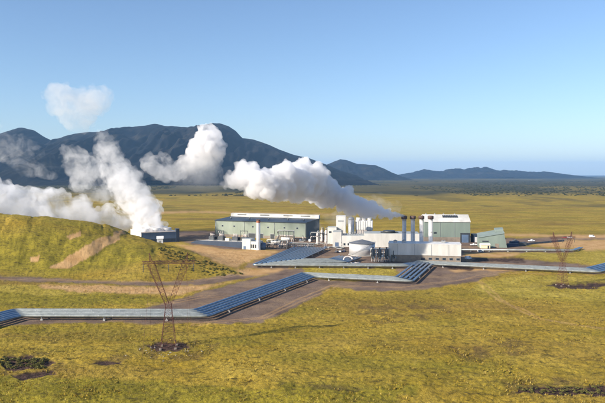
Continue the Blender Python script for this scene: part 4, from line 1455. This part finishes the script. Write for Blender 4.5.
def steam(name, label, pts, dens, seed, voxel=1.0, body=.72, lump=(.30, .58), nl=150, fine=240, rough=.5, group=None, **kw):
    """billowing hull grown from many puffs along a centre line of (px, py, Y, radius in photo px)"""
    r = np.random.default_rng(seed)
    P = np.array([(X_at(px, y), y, Z_at(py, y), rr * y / F) for px, py, y, rr in pts])
    o0 = P[0, :3].copy()
    C, Rr = P[:, :3] - o0, P[:, 3]
    seg = np.r_[0, np.cumsum(np.linalg.norm(np.diff(C, axis=0), axis=1))]

    def at(u):
        return np.array([np.interp(u, seg, C[:, k]) for k in range(3)]), float(np.interp(u, seg, Rr))
    balls = []
    u = 0.0
    while u <= seg[-1]:
        c, rad = at(u)
        balls.append((c + r.normal(0, .10, 3) * rad, rad * body * r.uniform(.9, 1.1)))
        u += max(.8, rad * .35)
    first = []
    for k in range(nl):
        c, rad = at(r.random() * seg[-1])
        d = r.normal(0, 1, 3); d /= np.linalg.norm(d)
        s_ = rad * r.uniform(*lump)
        cc = c + d * (rad * r.uniform(.62, 1.0) - s_ * .35)
        first.append((cc, s_)); balls.append((cc, s_))
    for k in range(fine):
        cc, s_ = first[r.integers(len(first))]
        d = r.normal(0, 1, 3); d /= np.linalg.norm(d)
        balls.append((cc + d * s_ * .92, s_ * r.uniform(.26, .5)))
    U, Fc = unit_sphere()
    V = np.concatenate([c + U * max(rr, voxel * 1.1) for c, rr in balls])
    Q = np.concatenate([Fc + k * len(U) for k in range(len(balls))])
    me = bpy.data.meshes.new(name + '_puffs'); me.from_pydata(V.tolist(), [], Q.tolist())
    tmp = bpy.data.objects.new(name + '_puffs', me); COL.objects.link(tmp)
    md = tmp.modifiers.new('r', 'REMESH'); md.mode = 'VOXEL'; md.voxel_size = voxel
    dg = bpy.context.evaluated_depsgraph_get(); dg.update()
    hull = bpy.data.meshes.new_from_object(tmp.evaluated_get(dg))
    bpy.data.objects.remove(tmp); bpy.data.meshes.remove(me)
    n = len(hull.vertices)
    co = np.empty(n * 3, np.float32); hull.vertices.foreach_get('co', co); co = co.reshape(-1, 3).astype(float)
    no = np.empty(n * 3, np.float32); hull.vertices.foreach_get('normal', no); no = no.reshape(-1, 3)
    w = voxel * 3.2
    d = (fbm(co[:, 0] / w + co[:, 2] / w * .8, co[:, 1] / w - co[:, 2] / w * .6, 3, seed) - .5) * voxel * 2.2 * rough
    co = co + no * d[:, None]
    hull.vertices.foreach_set('co', co.astype(np.float32).ravel()); hull.update()
    hull.name = name
    hull.materials.clear()
    ax = kw.pop('axis', 2)
    if 'zprof' in kw: kw['height'] = float(C[-1, ax] if abs(C[-1, ax]) > 1 else 1); kw['axis'] = ax
    hull.materials.append(vapour(name + '_vapour', dens, **kw))
    o = bpy.data.objects.new(name, hull); COL.objects.link(o)
    o.location = o0
    return tag(o, label, 'steam', group)


steam('steam_plume', 'thick white steam plume trailing left from the leftmost of the four chimneys',
      [(404.5, 216.0, 461, 1.8), (399, 215.3, 460, 3.4), (390, 213.8, 462, 5.4), (378, 211.5, 463, 7.5), (362, 208, 463, 10), (345, 201, 464, 13), (328, 191, 459, 16), (315, 184, 449, 18.5), (306, 179, 432, 20.5), (294, 183, 406, 18), (280, 182, 389, 19),
       (264, 180, 385, 19), (250, 177, 385, 17), (240, 178, 384, 14), (229, 181, 383, 10)], .38, 31, voxel=.5, nl=340, fine=2600, lump=(.16, .50), body=.62, rough=1.3,
      zprof=[(0, 1), (.5, 1), (.8, .9), (.93, .5), (1, .3)], axis=0, noise=.42, nscale=.10, cut=.38)
steam('steam_plume', 'upright white steam column with billowing head before the dark mountain',
      [(198, 193, 536, 24), (197, 183, 536, 26), (199, 171, 536, 22), (204, 157, 536, 17), (208, 145, 536, 15), (208, 136, 536, 13), (206, 130, 536, 8)], .32, 32, voxel=.62, nl=280, fine=1900, lump=(.16, .48), body=.62, rough=1.3,
      zprof=[(0, 0), (.15, .015), (.35, .07), (.55, .32), (.75, 1), (1, 1)], noise=.42, nscale=.085, cut=.44)
steam('steam_plume', 'dense steam column rising from the cooling tower behind the hill',
      [(154, 231, 568, 10), (150, 225, 568, 14), (142, 209, 580, 17), (130, 191, 590, 19), (119, 173, 600, 17), (110, 156, 606, 14), (104, 142, 610, 10), (101, 133, 610, 6)], .16, 33, voxel=.6, nl=300, fine=1800, lump=(.16, .55), body=.56, rough=1.4,
      zprof=[(0, 1), (.22, .8), (.42, .5), (.65, .36), (.85, .26), (1, .18)], noise=.34, nscale=.075, cut=.475)
steam('steam_puff', 'thin ragged steam drifting off the left side of the cooling tower column',
      [(116, 196, 620, 12), (102, 184, 620, 18), (86, 172, 622, 20), (76, 160, 624, 15), (70, 150, 624, 9)], .045, 39, voxel=.85, nl=120, fine=600, lump=(.2, .55), body=.5, rough=1.3, noise=.36, nscale=.06, cut=.51)
steam('steam_bank', 'low white steam bank lying along the top of the green hill',
      [(138, 224, 600, 7), (114, 220, 598, 13), (88, 217, 592, 16), (60, 212, 585, 19), (30, 208, 580, 22), (0, 206, 575, 24), (-40, 201, 570, 28), (-90, 198, 566, 32), (-120, 196, 566, 20)], .10, 34, voxel=.9, nl=300, fine=1300, lump=(.18, .62), body=.55, rough=1.3,
      noise=.40, nscale=.055, cut=.455)
steam('steam_puff', 'detached pinkish white steam puff floating in the blue sky',
      [(102, 96, 700, 13), (95, 98, 700, 17), (86, 105, 700, 19), (82, 118, 700, 17), (73, 110, 700, 18), (64, 102, 700, 18), (57, 95, 700, 15), (50, 92, 700, 11)], .027, 35, voxel=.9, nl=140, fine=400, lump=(.25, .5), rough=1.0,
      noise=.55, nscale=.05, cut=.47)
steam('steam_puff', 'faint wisp of steam drifting between the two upright columns',
      [(178, 173, 560, 9), (166, 169, 560, 13), (155, 166, 560, 13), (145, 162, 560, 9)], .06, 36, voxel=.8, nl=90, fine=300, lump=(.25, .5), rough=1.0, noise=.45, nscale=.07, cut=.49)
steam('steam_puff', 'thin torn steam wisp before the mountain at the left edge',
      [(52, 172, 640, 10), (36, 164, 640, 16), (18, 154, 640, 19), (0, 142, 640, 20), (-20, 130, 640, 18)], .022, 37, voxel=1.1, nl=110, fine=260, lump=(.25, .5), rough=1.0, noise=.34, nscale=.05, cut=.56)
steam('steam_puff', 'pale veil of steam drifting off above the white buildings',
      [(398, 206, 520, 6), (380, 205, 520, 11), (355, 211, 530, 12), (330, 222, 540, 10), (318, 226, 545, 6)], .020, 38, voxel=.9, nl=60, fine=160, rough=1.0, noise=.5, nscale=.06, cut=.5)

# ------------------------------------------------------------------ air
hzm = bpy.data.materials.new('haze_air'); hzm.use_nodes = True
N, L = hzm.node_tree.nodes, hzm.node_tree.links
N.clear()
out = N.new('ShaderNodeOutputMaterial')
pv = N.new('ShaderNodeVolumePrincipled')
pv.inputs['Color'].default_value = (.31, .58, .99, 1)
pv.inputs['Density'].default_value = 3.9e-5
pv.inputs['Anisotropy'].default_value = .0
L.new(pv.outputs[0], out.inputs['Volume'])
hz_o = MB().box(-48000, 48000, -2000, 32500, -6, 640).build('haze', hzm)
tag(hz_o, 'pale blue air haze over the plain', 'haze', kind='stuff')

# ------------------------------------------------------------------ light, sky, camera
SUN_EL, SUN_AZ = math.radians(26), math.radians(30)      # azimuth measured from the left towards the viewer
to_sun = Vector((-math.cos(SUN_AZ) * math.cos(SUN_EL), -math.sin(SUN_AZ) * math.cos(SUN_EL), math.sin(SUN_EL)))
ld = bpy.data.lights.new('sun', 'SUN'); ld.energy = 5.0; ld.angle = math.radians(.55); ld.color = (1, .90, .76)
lo = bpy.data.objects.new('sun', ld); COL.objects.link(lo)
lo.rotation_euler = (-to_sun).to_track_quat('-Z', 'Y').to_euler()
lo.location = (-300, -100, 400)
wd_ = bpy.data.worlds.new('World'); sc.world = wd_; wd_.use_nodes = True
N, L = wd_.node_tree.nodes, wd_.node_tree.links
bg = N['Background']
sky = N.new('ShaderNodeTexSky'); sky.sky_type = 'NISHITA'; sky.sun_disc = False
sky.sun_elevation = SUN_EL
sky.sun_rotation = math.atan2(to_sun.x, to_sun.y)
sky.altitude = 300; sky.air_density = 1.0; sky.dust_density = .6; sky.ozone_density = 4.2
tint = N.new('ShaderNodeMix'); tint.data_type = 'RGBA'; tint.blend_type = 'MULTIPLY'; tint.inputs[0].default_value = 1
tint.inputs[7].default_value = (1.025, .985, .985, 1)
L.new(sky.outputs[0], tint.inputs[6]); L.new(tint.outputs[2], bg.inputs['Color'])
bg.inputs['Strength'].default_value = .092

cd = bpy.data.cameras.new('camera'); cam = bpy.data.objects.new('camera', cd); COL.objects.link(cam)
cam.location = (0, 0, CAM_Z); cam.rotation_euler = (PI / 2, 0, 0)
cd.sensor_width = 36; cd.lens = 36 * F / 605; cd.shift_y = -27.5 / 605
cd.clip_start = .5; cd.clip_end = 150000
sc.camera = cam
sc.view_settings.view_transform = 'Standard'
sc.view_settings.look = 'None'
sc.view_settings.gamma = 1
sc.view_settings.exposure = .9
sc.view_settings.use_curve_mapping = False
sc.render.engine = 'CYCLES'
cy = sc.cycles
cy.max_bounces = 12
cy.volume_bounces = 8
cy.diffuse_bounces = 3
cy.glossy_bounces = 3
cy.transparent_max_bounces = 16
cy.volume_max_steps = 256
cy.use_denoising = True
